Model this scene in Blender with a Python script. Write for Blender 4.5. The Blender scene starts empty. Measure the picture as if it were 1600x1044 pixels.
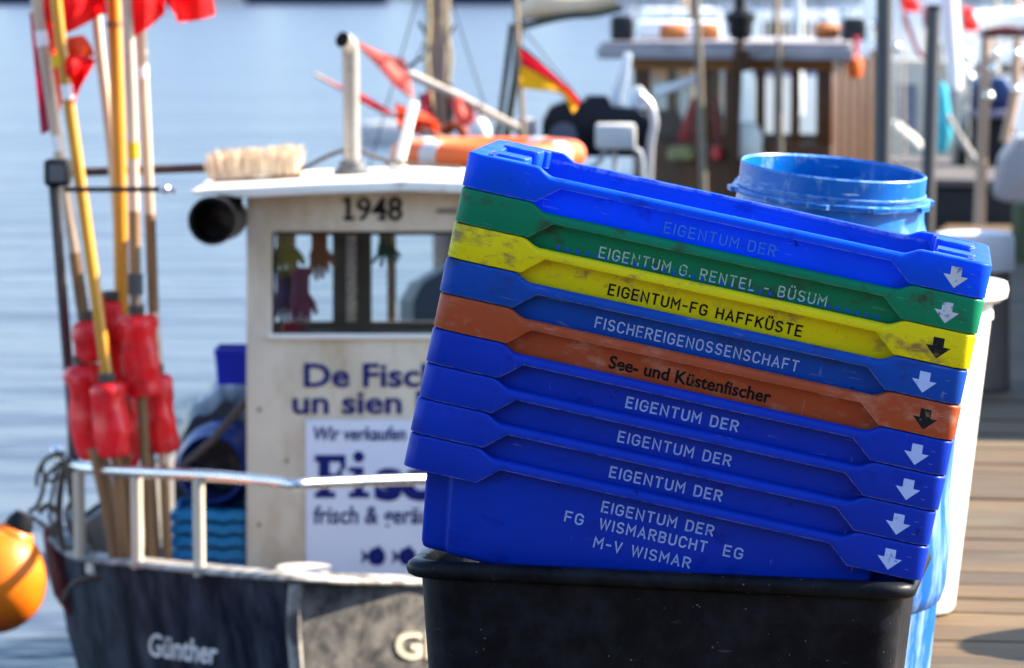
import bpy, bmesh, math, random
from mathutils import Vector, Matrix, Euler
from mathutils.bvhtree import BVHTree
from mathutils import noise as mnoise
R = math.radians
random.seed(7)
sc = bpy.context.scene
col = sc.collection

# ------------------------------------------------------------------ camera, sky, sun, exposure
CAM_H, LENS = 1.4, 150.0
F = 1600 * LENS / 36.0
TH = math.atan((522 + 50) / F)
cd = bpy.data.cameras.new('camera')
cam = bpy.data.objects.new('camera', cd)
col.objects.link(cam)
cam.location = (0, 0, CAM_H)
cam.rotation_euler = (math.pi / 2 - TH, 0, 0)
cd.lens = LENS
cd.sensor_width = 36
cd.clip_start = 0.1
cd.clip_end = 4000
cd.dof.use_dof = True
cd.dof.focus_distance = 6.52
cd.dof.aperture_fstop = 7.7
sc.camera = cam

SUN_AZ, SUN_EL = R(78), R(36)          # azimuth clockwise from +Y, elevation
w = bpy.data.worlds.new('World')
sc.world = w
w.use_nodes = True
nt = w.node_tree
bg = nt.nodes['Background']
sky = nt.nodes.new('ShaderNodeTexSky')
sky.sky_type = 'NISHITA'
sky.sun_disc = False
sky.sun_elevation = SUN_EL
sky.sun_rotation = SUN_AZ
sky.air_density = 1.0
sky.dust_density = 0.4
sky.ozone_density = 2.5
nt.links.new(sky.outputs[0], bg.inputs[0])
bg.inputs[1].default_value = 0.12
sd = bpy.data.lights.new('sun', 'SUN')
sd.energy = 5.0
sd.angle = R(0.5)
sd.color = (1.0, 0.90, 0.76)
sun = bpy.data.objects.new('sun', sd)
col.objects.link(sun)
sdir = Vector((math.sin(SUN_AZ) * math.cos(SUN_EL), math.cos(SUN_AZ) * math.cos(SUN_EL), math.sin(SUN_EL)))
sun.rotation_euler = sdir.to_track_quat('Z', 'Y').to_euler()
sun.location = (20, 20, 30)
sc.view_settings.view_transform = 'Standard'
sc.view_settings.look = 'None'
sc.view_settings.exposure = 2.05
sc.view_settings.gamma = 1.0

# ------------------------------------------------------------------ projection helpers (photo pixel at a chosen distance -> point)
FW = Vector((0, math.cos(TH), -math.sin(TH)))
UP = Vector((0, math.sin(TH), math.cos(TH)))
ORG = Vector((0, 0, CAM_H))


def ray(px, py):
    return FW + Vector((1, 0, 0)) * ((px - 800) / F) - UP * ((py - 522) / F)


def P(px, py, Y):
    d = ray(px, py)
    return ORG + d * (Y / d.y)


def S(px, Y):
    return px * Y / F


# ------------------------------------------------------------------ materials
MATS = {}


def lin(c):
    def f(x):
        x /= 255.0
        return x / 12.92 if x <= 0.04045 else ((x + 0.055) / 1.055) ** 2.4
    return tuple(f(x) for x in c)


def mat(name, color, rough=0.5, metal=0.0, var=0.12, scale=6.0, stretch=(1, 1, 1), bump=0.0, bscale=None,
        wear=None, wear_amt=0.0, wear_scale=14.0, wear_stretch=(1, 1, 1), wear_soft=0.08, spec=0.28, coat=0.0, trans=0.0, speck=None,
        speck_scale=90.0, speck_amt=0.25, rvar=0.1, scratches=None, edge=None, edge_r=0.003):
    """Principled surface: noise-varied colour, worn or dirty patches with a shape of their own, specks, bump."""
    if name in MATS:
        return MATS[name]
    m = bpy.data.materials.new(name)
    m.use_nodes = True
    n, l = m.node_tree.nodes, m.node_tree.links
    b = n['Principled BSDF']
    tc = n.new('ShaderNodeTexCoord')
    oi = n.new('ShaderNodeObjectInfo')
    off = n.new('ShaderNodeVectorMath')
    off.operation = 'MULTIPLY_ADD'
    l.new(oi.outputs['Random'], off.inputs[0])
    off.inputs[1].default_value = (37.0, 23.0, 51.0)
    l.new(tc.outputs['Object'], off.inputs[2])

    def noise(sc_, st, detail=5, rough_=0.6):
        mp = n.new('ShaderNodeMapping')
        mp.inputs['Scale'].default_value = st
        l.new(off.outputs[0], mp.inputs[0])
        t = n.new('ShaderNodeTexNoise')
        t.inputs['Scale'].default_value = sc_
        t.inputs['Detail'].default_value = detail
        t.inputs['Roughness'].default_value = rough_
        l.new(mp.outputs[0], t.inputs['Vector'])
        return t.outputs['Fac']

    def ramp(src, a, c):
        r = n.new('ShaderNodeMapRange')
        r.inputs['From Min'].default_value = a
        r.inputs['From Max'].default_value = c
        l.new(src, r.inputs['Value'])
        return r.outputs[0]

    def mix(fac, a, c):
        x = n.new('ShaderNodeMix')
        x.data_type = 'RGBA'
        if isinstance(fac, float):
            x.inputs[0].default_value = fac
        else:
            l.new(fac, x.inputs[0])
        for k, v in ((6, a), (7, c)):
            if isinstance(v, tuple):
                x.inputs[k].default_value = (*v, 1)
            else:
                l.new(v, x.inputs[k])
        return x.outputs[2]

    base = noise(scale, stretch)
    dark = tuple(max(0, c * (1 - var)) for c in color)
    lite = tuple(min(1, c * (1 + var)) for c in color)
    cur = mix(ramp(base, 0.3, 0.7), dark, lite)
    if wear is not None and wear_amt > 0:
        wn = noise(wear_scale, wear_stretch, 7, 0.68)
        t = 0.72 - 0.34 * wear_amt
        f = ramp(wn, t - wear_soft, t + wear_soft)
        cur = mix(f, cur, tuple(wear))
    if speck is not None:
        sn = noise(speck_scale, (1, 1, 1), 2, 0.5)
        f = ramp(sn, 0.74 - 0.2 * speck_amt, 0.77 - 0.2 * speck_amt)
        cur = mix(f, cur, tuple(speck))
    for col_, st_, sc_, am_ in (scratches or ()):
        f1 = ramp(noise(sc_, st_, 2, 0.5), 0.735 - 0.10 * am_, 0.775 - 0.10 * am_)
        f2 = ramp(noise(11.3, (1, 1, 1.3), 3, 0.6), 0.49, 0.67)
        mu = n.new('ShaderNodeMath')
        mu.operation = 'MULTIPLY'
        l.new(f1, mu.inputs[0])
        l.new(f2, mu.inputs[1])
        cur = mix(mu.outputs[0], cur, tuple(col_))
    if edge is not None:
        bv = n.new('ShaderNodeBevel')
        bv.samples = 4
        bv.inputs['Radius'].default_value = edge_r
        ge = n.new('ShaderNodeNewGeometry')
        dt = n.new('ShaderNodeVectorMath')
        dt.operation = 'DOT_PRODUCT'
        l.new(bv.outputs[0], dt.inputs[0])
        l.new(ge.outputs['Normal'], dt.inputs[1])
        f1 = ramp(dt.outputs['Value'], 0.994, 0.94)
        f2 = ramp(noise(45.0, (1, 1, 1), 5, 0.7), 0.38, 0.58)
        mu = n.new('ShaderNodeMath')
        mu.operation = 'MULTIPLY'
        l.new(f1, mu.inputs[0])
        l.new(f2, mu.inputs[1])
        cur = mix(mu.outputs[0], cur, tuple(edge))
    l.new(cur, b.inputs['Base Color'])
    rr = n.new('ShaderNodeMapRange')
    rr.inputs['From Min'].default_value = 0.3
    rr.inputs['From Max'].default_value = 0.7
    rr.inputs['To Min'].default_value = max(0.02, rough - rvar)
    rr.inputs['To Max'].default_value = min(1, rough + rvar)
    l.new(noise(scale * 3, (1, 1, 1), 3), rr.inputs['Value'])
    l.new(rr.outputs[0], b.inputs['Roughness'])
    b.inputs['Metallic'].default_value = metal
    b.inputs['Specular IOR Level'].default_value = spec
    b.inputs['Coat Weight'].default_value = coat
    if trans > 0:
        out = n['Material Output']
        ms = n.new('ShaderNodeMixShader')
        tr = n.new('ShaderNodeBsdfTranslucent')
        l.new(cur, tr.inputs[0])
        ms.inputs[0].default_value = trans
        l.new(b.outputs[0], ms.inputs[1])
        l.new(tr.outputs[0], ms.inputs[2])
        l.new(ms.outputs[0], out.inputs[0])
    if bump > 0:
        bp = n.new('ShaderNodeBump')
        bp.inputs['Strength'].default_value = 0.6
        bp.inputs['Distance'].default_value = bump
        l.new(noise(bscale or scale * 8, stretch, 4), bp.inputs['Height'])
        l.new(bp.outputs[0], b.inputs['Normal'])
    MATS[name] = m
    return m


def ink(name, color, base, worn=0.2, scale=60.0):
    return mat(name, color, rough=0.6, spec=0.08, var=0.08, scale=20, wear=base, wear_amt=worn, wear_scale=scale, wear_soft=0.05)


# ------------------------------------------------------------------ mesh helpers
class MB:
    def __init__(s):
        s.v, s.f = [], []

    def add(s, verts, faces, M=None):
        o = len(s.v)
        s.v += [(M @ Vector(p)) if M else Vector(p) for p in verts]
        s.f += [tuple(i + o for i in f) for f in faces]
        return s

    def box(s, a, b, M=None):
        (x0, y0, z0), (x1, y1, z1) = a, b
        return s.add([(x0, y0, z0), (x1, y0, z0), (x1, y1, z0), (x0, y1, z0), (x0, y0, z1), (x1, y0, z1), (x1, y1, z1), (x0, y1, z1)],
                     [(0, 3, 2, 1), (4, 5, 6, 7), (0, 1, 5, 4), (1, 2, 6, 5), (2, 3, 7, 6), (3, 0, 4, 7)], M)

    def loft(s, rings, caps=(True, True), M=None, closed=False):
        n = len(rings[0])
        vs = [p for r in rings for p in r]
        fs = []
        m = len(rings)
        for i in range(m if closed else m - 1):
            j = (i + 1) % m
            for k in range(n):
                q = (k + 1) % n
                fs.append((i * n + k, i * n + q, j * n + q, j * n + k))
        if not closed:
            if caps[0]:
                fs.append(tuple(reversed(range(n))))
            if caps[1]:
                fs.append(tuple(range((m - 1) * n, m * n)))
        return s.add(vs, fs, M)

    def prism(s, poly, vec, M=None):
        vec = Vector(vec)
        return s.loft([[Vector(p) for p in poly], [Vector(p) + vec for p in poly]], M=M)

    def tube(s, pts, r, seg=12, caps=(True, True), M=None):
        pts = [Vector(p) for p in pts]
        rs = r if isinstance(r, (list, tuple)) else [r] * len(pts)
        rings = []
        t0 = (pts[1] - pts[0]).normalized()
        u = t0.orthogonal().normalized()
        for i, p in enumerate(pts):
            a = pts[max(i - 1, 0)]
            b = pts[min(i + 1, len(pts) - 1)]
            t = (b - a).normalized()
            u = (u - t * u.dot(t)).normalized()
            vv = t.cross(u)
            rings.append([p + (u * math.cos(k * 2 * math.pi / seg) + vv * math.sin(k * 2 * math.pi / seg)) * rs[i] for k in range(seg)])
        return s.loft(rings, caps, M)

    def lathe(s, prof, seg=48, M=None, caps=(True, True)):
        return s.loft([[(r * math.cos(k * 2 * math.pi / seg), r * math.sin(k * 2 * math.pi / seg), z) for k in range(seg)] for r, z in prof], caps, M)

    def grid(s, fn, nu, nv, M=None):
        vs = [fn(i / nu, j / nv) for j in range(nv + 1) for i in range(nu + 1)]
        fs = [(j * (nu + 1) + i, j * (nu + 1) + i + 1, (j + 1) * (nu + 1) + i + 1, (j + 1) * (nu + 1) + i) for j in range(nv) for i in range(nu)]
        return s.add(vs, fs, M)

    def build(s, name, m, parent=None, angle=35, bevel=0.0, bseg=2, world=False, recalc=True, solid=0.0):
        me = bpy.data.meshes.new(name)
        M = None
        if world and parent is not None:
            M = Matrix.Identity(4)
            q = parent
            while q is not None:
                M = Matrix.Translation(q.location) @ q.rotation_euler.to_matrix().to_4x4() @ M
                q = q.parent
            M = M.inverted()
        me.from_pydata([tuple(M @ p) if M else tuple(p) for p in s.v], [], s.f)
        bm = bmesh.new()
        bm.from_mesh(me)
        if recalc:
            bmesh.ops.recalc_face_normals(bm, faces=bm.faces)
        if solid > 0:
            bmesh.ops.solidify(bm, geom=bm.faces[:], thickness=solid)
        if bevel > 0:
            es = [e for e in bm.edges if len(e.link_faces) == 2 and e.calc_face_angle(0) > R(30)]
            bmesh.ops.bevel(bm, geom=es, offset=bevel, segments=bseg, profile=0.5, affect='EDGES', clamp_overlap=True)
        for f in bm.faces:
            f.smooth = True
        bm.to_mesh(me)
        bm.free()
        me.set_sharp_from_angle(angle=R(angle))
        me.materials.append(m)
        o = bpy.data.objects.new(name, me)
        col.objects.link(o)
        if parent is not None:
            o.parent = parent
        return o


def tag(o, label=None, cat=None, group=None, kind=None):
    for k, v in (('label', label), ('category', cat), ('group', group), ('kind', kind)):
        if v:
            o[k] = v
    return o


def thing(name, label, cat, loc=(0, 0, 0), rot=(0, 0, 0), group=None):
    o = bpy.data.objects.new(name, None)
    o.empty_display_size = 0.1
    o.location = loc
    o.rotation_euler = rot
    col.objects.link(o)
    return tag(o, label, cat, group)


def copy_thing(o, loc=None):
    c = o.copy()
    col.objects.link(c)
    for ch in o.children:
        d = ch.copy()
        col.objects.link(d)
        d.parent = c
    if loc is not None:
        c.location = loc
    return c


def rrect(a, b, r, xs=(), ys=(), seg=6, cx=0.0, cy=0.0):
    """rounded rectangle outline (counter-clockwise from the front-left), with extra points at given x and y stations"""
    r = max(r, 0.0008)
    pts = []

    def arc(ox, oy, a0):
        for k in range(seg + 1):
            t = a0 + (math.pi / 2) * k / seg
            pts.append((cx + ox + r * math.cos(t), cy + oy + r * math.sin(t)))
    arc(-a + r, -b + r, math.pi)
    for x in sorted(xs):
        pts.append((x, cy - b))
    arc(a - r, -b + r, 1.5 * math.pi)
    for y in sorted(ys):
        pts.append((cx + a, y))
    arc(a - r, b - r, 0)
    for x in sorted(xs, reverse=True):
        pts.append((x, cy + b))
    arc(-a + r, b - r, 0.5 * math.pi)
    for y in sorted(ys, reverse=True):
        pts.append((cx - a, y))
    return pts


def round_poly(poly, rad, seg=4):
    out = []
    n = len(poly)
    for i in range(n):
        p0, p, p1 = Vector(poly[i - 1]), Vector(poly[i]), Vector(poly[(i + 1) % n])
        d0, d1 = (p0 - p).normalized(), (p1 - p).normalized()
        ang = d0.angle(d1)
        t = min(rad / math.tan(ang / 2), (p0 - p).length * 0.49, (p1 - p).length * 0.49)
        a, b = p + d0 * t, p + d1 * t
        for k in range(seg + 1):
            s = k / seg
            out.append(tuple((1 - s) ** 2 * a + 2 * s * (1 - s) * p + s * s * b))
    return out


# ------------------------------------------------------------------ lettering
def _arc(cx, cy, rx, ry, a0, a1, n=9):
    return [(cx + rx * math.cos(R(a0 + (a1 - a0) * k / n)), cy + ry * math.sin(R(a0 + (a1 - a0) * k / n))) for k in range(n + 1)]


GL = {
    'E': (0.5, [[(0.5, 1), (0, 1), (0, 0), (0.5, 0)], [(0, 0.52), (0.43, 0.52)]]),
    'F': (0.5, [[(0.5, 1), (0, 1), (0, 0)], [(0, 0.5), (0.43, 0.5)]]),
    'I': (0.0, [[(0, 0), (0, 1)]]),
    'G': (0.58, [_arc(.29, .71, .29, .29, 15, 180) + _arc(.29, .29, .29, .29, 180, 360) + [(.58, .47), (.34, .47)]]),
    'C': (0.56, [_arc(.29, .71, .29, .29, 15, 180) + _arc(.29, .29, .29, .29, 180, 345)]),
    'O': (0.58, [_arc(.29, .71, .29, .29, 0, 180) + _arc(.29, .29, .29, .29, 180, 360) + [(.58, .71)]]),
    'N': (0.56, [[(0, 0), (0, 1), (.56, 0), (.56, 1)]]),
    'T': (0.56, [[(0, 1), (.56, 1)], [(.28, 1), (.28, 0)]]),
    'U': (0.56, [[(0, 1)] + _arc(.28, .28, .28, .28, 180, 360) + [(.56, 1)]]),
    'M': (0.66, [[(0, 0), (0, 1), (.33, .42), (.66, 1), (.66, 0)]]),
    'D': (0.56, [[(0, 0), (0, 1)] + _arc(.26, .7, .3, .3, 90, 0) + _arc(.26, .3, .3, .3, 0, -90) + [(0, 0)]]),
    'R': (0.54, [[(0, 0), (0, 1)] + _arc(.28, .745, .26, .255, 90, -90) + [(0, .49)], [(.26, .49), (.54, 0)]]),
    'B': (0.54, [[(0, 0), (0, 1)] + _arc(.28, .76, .23, .24, 90, -90) + [(0, .52)], [(.28, .52)] + _arc(.28, .26, .26, .26, 90, -90) + [(0, 0)]]),
    'S': (0.54, [_arc(.27, .745, .26, .255, 25, 270) + _arc(.27, .25, .27, .25, 88, -160)]),
    'W': (0.84, [[(0, 1), (.2, 0), (.42, .95), (.64, 0), (.84, 1)]]),
    'A': (0.62, [[(0, 0), (.31, 1), (.62, 0)], [(.11, .33), (.51, .33)]]),
    'H': (0.55, [[(0, 0), (0, 1)], [(.55, 0), (.55, 1)], [(0, .52), (.55, .52)]]),
    'K': (0.55, [[(0, 0), (0, 1)], [(.53, 1), (0, .4)], [(.18, .6), (.56, 0)]]),
    'L': (0.45, [[(0, 1), (0, 0), (.45, 0)]]),
    'V': (0.56, [[(0, 1), (.28, 0), (.56, 1)]]),
    '-': (0.36, [[(0, .48), (.36, .48)]]),
    '.': (0.0, [[(-.01, .0), (.01, .12)]]),
    ' ': (0.22, []),
}
GL['Ü'] = (0.56, GL['U'][1] + [[(.15, 1.16), (.15, 1.3)], [(.41, 1.16), (.41, 1.3)]])


def stroke_text(text, x0, x1, base, cap, wt):
    """flat ribbons in (u, v): capital letters with one stroke weight, fitted between x0 and x1"""
    gaps = 0.36
    adv, x = [], 0.0
    for ch in text:
        adv.append(x)
        x += GL[ch][0] + gaps
    total = x - gaps
    k = (x1 - x0) / total
    h = wt / 2
    out = []
    for ch, a in zip(text, adv):
        for line in GL[ch][1]:
            pts = [Vector((x0 + (a + p[0]) * k, base + p[1] * cap)) for p in line]
            n = len(pts)
            d0 = (pts[1] - pts[0]).normalized()
            d1 = (pts[-1] - pts[-2]).normalized()
            pts[0] = pts[0] - d0 * h * 0.6
            pts[-1] = pts[-1] + d1 * h * 0.6
            L, Rr = [], []
            for i, p in enumerate(pts):
                ta = (pts[i] - pts[i - 1]).normalized() if i > 0 else d0
                tb = (pts[i + 1] - pts[i]).normalized() if i < n - 1 else d1
                na, nb = Vector((-ta.y, ta.x)), Vector((-tb.y, tb.x))
                m = (na + nb)
                m = m.normalized() if m.length > 1e-4 else na
                q = h / max(0.45, m.dot(na))
                L.append(p + m * q)
                Rr.append(p - m * q)
            for i in range(n - 1):
                out.append([Rr[i], Rr[i + 1], L[i + 1], L[i]])
    return out


def font_polys(text, x0, x1, base, cap, bold=0.0, shear=0.0):
    """outline text from the built-in font, fitted between x0 and x1 with the given capital height"""
    cu = bpy.data.curves.new('text', 'FONT')
    cu.body = text
    cu.offset = bold
    cu.shear = shear
    cu.resolution_u = 3
    ob = bpy.data.objects.new('text', cu)
    col.objects.link(ob)
    dg = bpy.context.evaluated_depsgraph_get()
    me = bpy.data.meshes.new_from_object(ob.evaluated_get(dg))
    vs = [v.co.copy() for v in me.vertices]
    fs = [tuple(p.vertices) for p in me.polygons]
    bpy.data.objects.remove(ob)
    bpy.data.curves.remove(cu)
    bpy.data.meshes.remove(me)
    a, b = min(v.x for v in vs), max(v.x for v in vs)
    k = (x1 - x0) / (b - a)
    kc = cap / 0.72
    return [(x0 + (v.x - a) * k, base + v.y * kc) for v in vs], fs


# ------------------------------------------------------------------ setting: water, shore, pier deck
def water_mat():
    m = bpy.data.materials.new('harbour_water')
    m.use_nodes = True
    n, l = m.node_tree.nodes, m.node_tree.links
    b = n['Principled BSDF']
    b.inputs['Base Color'].default_value = (0.045, 0.058, 0.088, 1)
    b.inputs['Roughness'].default_value = 0.28
    b.inputs['IOR'].default_value = 1.33
    b.inputs['Specular IOR Level'].default_value = 0.07
    tc = n.new('ShaderNodeTexCoord')
    hs = []
    for sc_, st, det in ((1.0, (0.45, 1.0, 1), 4), (0.12, (0.35, 1.2, 1), 3), (5.0, (0.6, 1.0, 1), 3)):
        mp = n.new('ShaderNodeMapping')
        mp.inputs['Scale'].default_value = st
        l.new(tc.outputs['Object'], mp.inputs[0])
        t = n.new('ShaderNodeTexNoise')
        t.inputs['Scale'].default_value = sc_
        t.inputs['Detail'].default_value = det
        l.new(mp.outputs[0], t.inputs['Vector'])
        hs.append(t.outputs['Fac'])
    prev = None
    for h, d in zip(hs, (0.34, 0.6, 0.04)):
        bp = n.new('ShaderNodeBump')
        bp.inputs['Strength'].default_value = 0.55
        bp.inputs['Distance'].default_value = d
        l.new(h, bp.inputs['Height'])
        if prev:
            l.new(prev, bp.inputs['Normal'])
        prev = bp.outputs[0]
    l.new(prev, b.inputs['Normal'])
    return m


WZ = -1.1
mb = MB()
mb.add([(-900, -60, WZ), (900, -60, WZ), (900, 2500, WZ), (-900, 2500, WZ)], [(0, 1, 2, 3)])
tag(mb.build('water', water_mat()), kind='structure')

M_quay = mat('quay_stone', (0.40, 0.37, 0.33), 0.85, scale=0.4, var=0.3)
mb = MB()
mb.prism([(-400, 332, WZ - 1), (-400, 332, 0.2), (-400, 336, 0.7), (-400, 420, 3), (-400, 900, 14), (-400, 1000, -3)], (800, 0, 0))
tag(mb.build('shore', M_quay), kind='structure')

PA = Vector((0.157, 0.9876, 0)).normalized()      # along the pier
PC = Vector((PA.y, -PA.x, 0))                     # across the pier
P0 = Vector((-0.34, 6.2, 0))                      # a point on its left edge


def plank_mat():
    m = bpy.data.materials.new('weathered_planks')
    m.use_nodes = True
    n, l = m.node_tree.nodes, m.node_tree.links
    b = n['Principled BSDF']
    tc = n.new('ShaderNodeTexCoord')
    sep = n.new('ShaderNodeSeparateXYZ')
    l.new(tc.outputs['Object'], sep.inputs[0])
    dv = n.new('ShaderNodeMath'); dv.operation = 'DIVIDE'; dv.inputs[1].default_value = 0.2
    l.new(sep.outputs['Y'], dv.inputs[0])
    fl = n.new('ShaderNodeMath'); fl.operation = 'FLOOR'
    l.new(dv.outputs[0], fl.inputs[0])
    wn = n.new('ShaderNodeTexWhiteNoise'); wn.noise_dimensions = '1D'
    l.new(fl.outputs[0], wn.inputs['W'])
    add = n.new('ShaderNodeVectorMath'); add.operation = 'ADD'
    l.new(tc.outputs['Object'], add.inputs[0])
    l.new(wn.outputs['Color'], add.inputs[1])
    mp = n.new('ShaderNodeMapping'); mp.inputs['Scale'].default_value = (1.2, 26, 6)
    l.new(add.outputs[0], mp.inputs[0])
    g = n.new('ShaderNodeTexNoise'); g.inputs['Scale'].default_value = 2.0; g.inputs['Detail'].default_value = 7; g.inputs['Roughness'].default_value = 0.65
    l.new(mp.outputs[0], g.inputs['Vector'])
    r1 = n.new('ShaderNodeValToRGB')
    r1.color_ramp.elements[0].position = 0.28; r1.color_ramp.elements[0].color = (0.018, 0.010, 0.004, 1)
    r1.color_ramp.elements[1].position = 0.72; r1.color_ramp.elements[1].color = (0.19, 0.112, 0.038, 1)
    l.new(g.outputs['Fac'], r1.inputs[0])
    mx = n.new('ShaderNodeMix'); mx.data_type = 'RGBA'; mx.blend_type = 'MULTIPLY'; mx.inputs[0].default_value = 0.85
    r2 = n.new('ShaderNodeValToRGB')
    r2.color_ramp.elements[0].color = (0.45, 0.42, 0.40, 1); r2.color_ramp.elements[1].color = (1.0, 0.93, 0.78, 1)
    l.new(wn.outputs['Value'], r2.inputs[0])
    l.new(r1.outputs[0], mx.inputs[6]); l.new(r2.outputs[0], mx.inputs[7])
    b.inputs['Roughness'].default_value = 0.8
    big = n.new('ShaderNodeTexNoise'); big.inputs['Scale'].default_value = 3.0; big.inputs['Detail'].default_value = 4
    l.new(tc.outputs['Object'], big.inputs['Vector'])
    r3 = n.new('ShaderNodeMapRange'); r3.inputs['From Min'].default_value = 0.55; r3.inputs['From Max'].default_value = 0.7; r3.inputs['To Max'].default_value = 0.5
    l.new(big.outputs['Fac'], r3.inputs['Value'])
    mx2 = n.new('ShaderNodeMix'); mx2.data_type = 'RGBA'
    l.new(r3.outputs[0], mx2.inputs[0]); l.new(mx.outputs[2], mx2.inputs[6]); mx2.inputs[7].default_value = (0.10, 0.085, 0.04, 1)
    l.new(mx2.outputs[2], b.inputs['Base Color'])
    bp = n.new('ShaderNodeBump'); bp.inputs['Distance'].default_value = 0.004; bp.inputs['Strength'].default_value = 0.7
    l.new(g.outputs['Fac'], bp.inputs['Height']); l.new(bp.outputs[0], b.inputs['Normal'])
    return m


mb = MB()
k = 0
t = -15.0
while t < 17.2:
    dz = random.uniform(-0.003, 0.003)
    e0 = random.uniform(-0.02, 0.02)
    mb.box((e0, t + 0.004, -0.05 + dz), (6.5, t + 0.196, dz))
    t += 0.2
deck = mb.build('pier_deck', plank_mat(), bevel=0.004, bseg=1)
tag(deck, kind='structure')
deck.location = P0
deck.rotation_euler = (0, 0, math.atan2(PC.y, PC.x))
M_tarwood = mat('tarred_wood', (0.045, 0.035, 0.03), 0.8, scale=8, stretch=(1, 1, 0.2), var=0.4)
mb = MB()
for xo in (0.15, 2.4, 4.6):
    mb.box((xo, -15.0, -0.25), (xo + 0.16, 17.1, -0.055))
for tt in (0.2, 5, 10, 15):
    for xo in (0.3, 4.7):
        mb.tube([(xo, tt, -2.5), (xo, tt, -0.26)], 0.11)
o = mb.build('pier_substructure', M_tarwood)
tag(o, kind='structure')
o.location = P0
o.rotation_euler = deck.rotation_euler

# ------------------------------------------------------------------ fish crates: leaning stack
CL, CD, CH, PITCH = 0.813, 0.45, 0.179, 0.0551
STACK = Matrix.Translation((0.23784, 6.46354, 0.60654)) @ Euler((0.003588, 0.20833, -0.099774), 'XYZ').to_matrix().to_4x4()
BLUE = (0.0002, 0.027, 0.37)
BLUE_SKY = (0.0004, 0.098, 0.72)
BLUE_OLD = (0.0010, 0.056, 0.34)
GREEN = (0.0004, 0.175, 0.080)
YELLOW = (0.66, 0.56, 0.003)
ORANGE = (0.33, 0.060, 0.020)


def crate_mat(name, c, dirt=None, amt=0.0, pale=0.14, sam=0.5, trans=0.1):
    lite = tuple(min(1, x * 0.75 + pale) for x in c)
    return mat(name, c, rough=0.40, var=0.10, scale=5, rvar=0.1, spec=0.17, wear=dirt, wear_amt=amt, wear_scale=16, wear_stretch=(1.0, 1, 1.6), wear_soft=0.07,
               bump=0.0006, bscale=220, trans=trans, scratches=((lite, (1.6, 3, 15), 11.0, sam * 0.8), (lite, (14, 3, 2.2), 10.0, sam * 0.35), (tuple(x * 0.25 for x in c), (1, 1, 1), 55.0, 0.35)),
               edge=tuple(min(1, x * 0.7 + pale * 1.6) for x in c))


CRC = {'blue': BLUE, 'sky': BLUE_SKY, 'old': BLUE_OLD, 'green': GREEN, 'yellow': YELLOW, 'orange': ORANGE}
CM = {
    'blue': crate_mat('blue_crate_plastic', BLUE, (0.0008, 0.012, 0.24), 0.22, 0.12, 0.22),
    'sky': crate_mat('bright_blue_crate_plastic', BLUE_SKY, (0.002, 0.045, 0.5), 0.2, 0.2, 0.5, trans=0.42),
    'old': crate_mat('worn_blue_crate_plastic', BLUE_OLD, (0.012, 0.035, 0.15), 0.26, 0.12, 1.3),
    'green': crate_mat('green_crate_plastic', GREEN, (0.030, 0.055, 0.030), 0.30, 0.10, 1.0),
    'yellow': crate_mat('yellow_crate_plastic', YELLOW, (0.25, 0.165, 0.045), 0.37, 0.0, 0.8),
    'orange': crate_mat('orange_crate_plastic', ORANGE, (0.40, 0.15, 0.09), 0.34, 0.10, 1.1),
}


def sstep(x):
    x = min(1, max(0, x))
    return x * x * (3 - 2 * x)


def rim_top(u):
    return -0.0112 * (1 - sstep((abs(u) - 0.270) / 0.030))


def rim_bot(u):
    a = abs(u)
    return -0.0535 + 0.0275 * min(1, max(0, (0.2895 - a) / 0.033))


US = sorted([s * x for s in (-1, 1) for x in (0.303, 0.300, 0.296, 0.292, 0.2895, 0.288, 0.283, 0.277, 0.272, 0.270, 0.2565, 0.254, 0.15, 0.05)])


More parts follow.
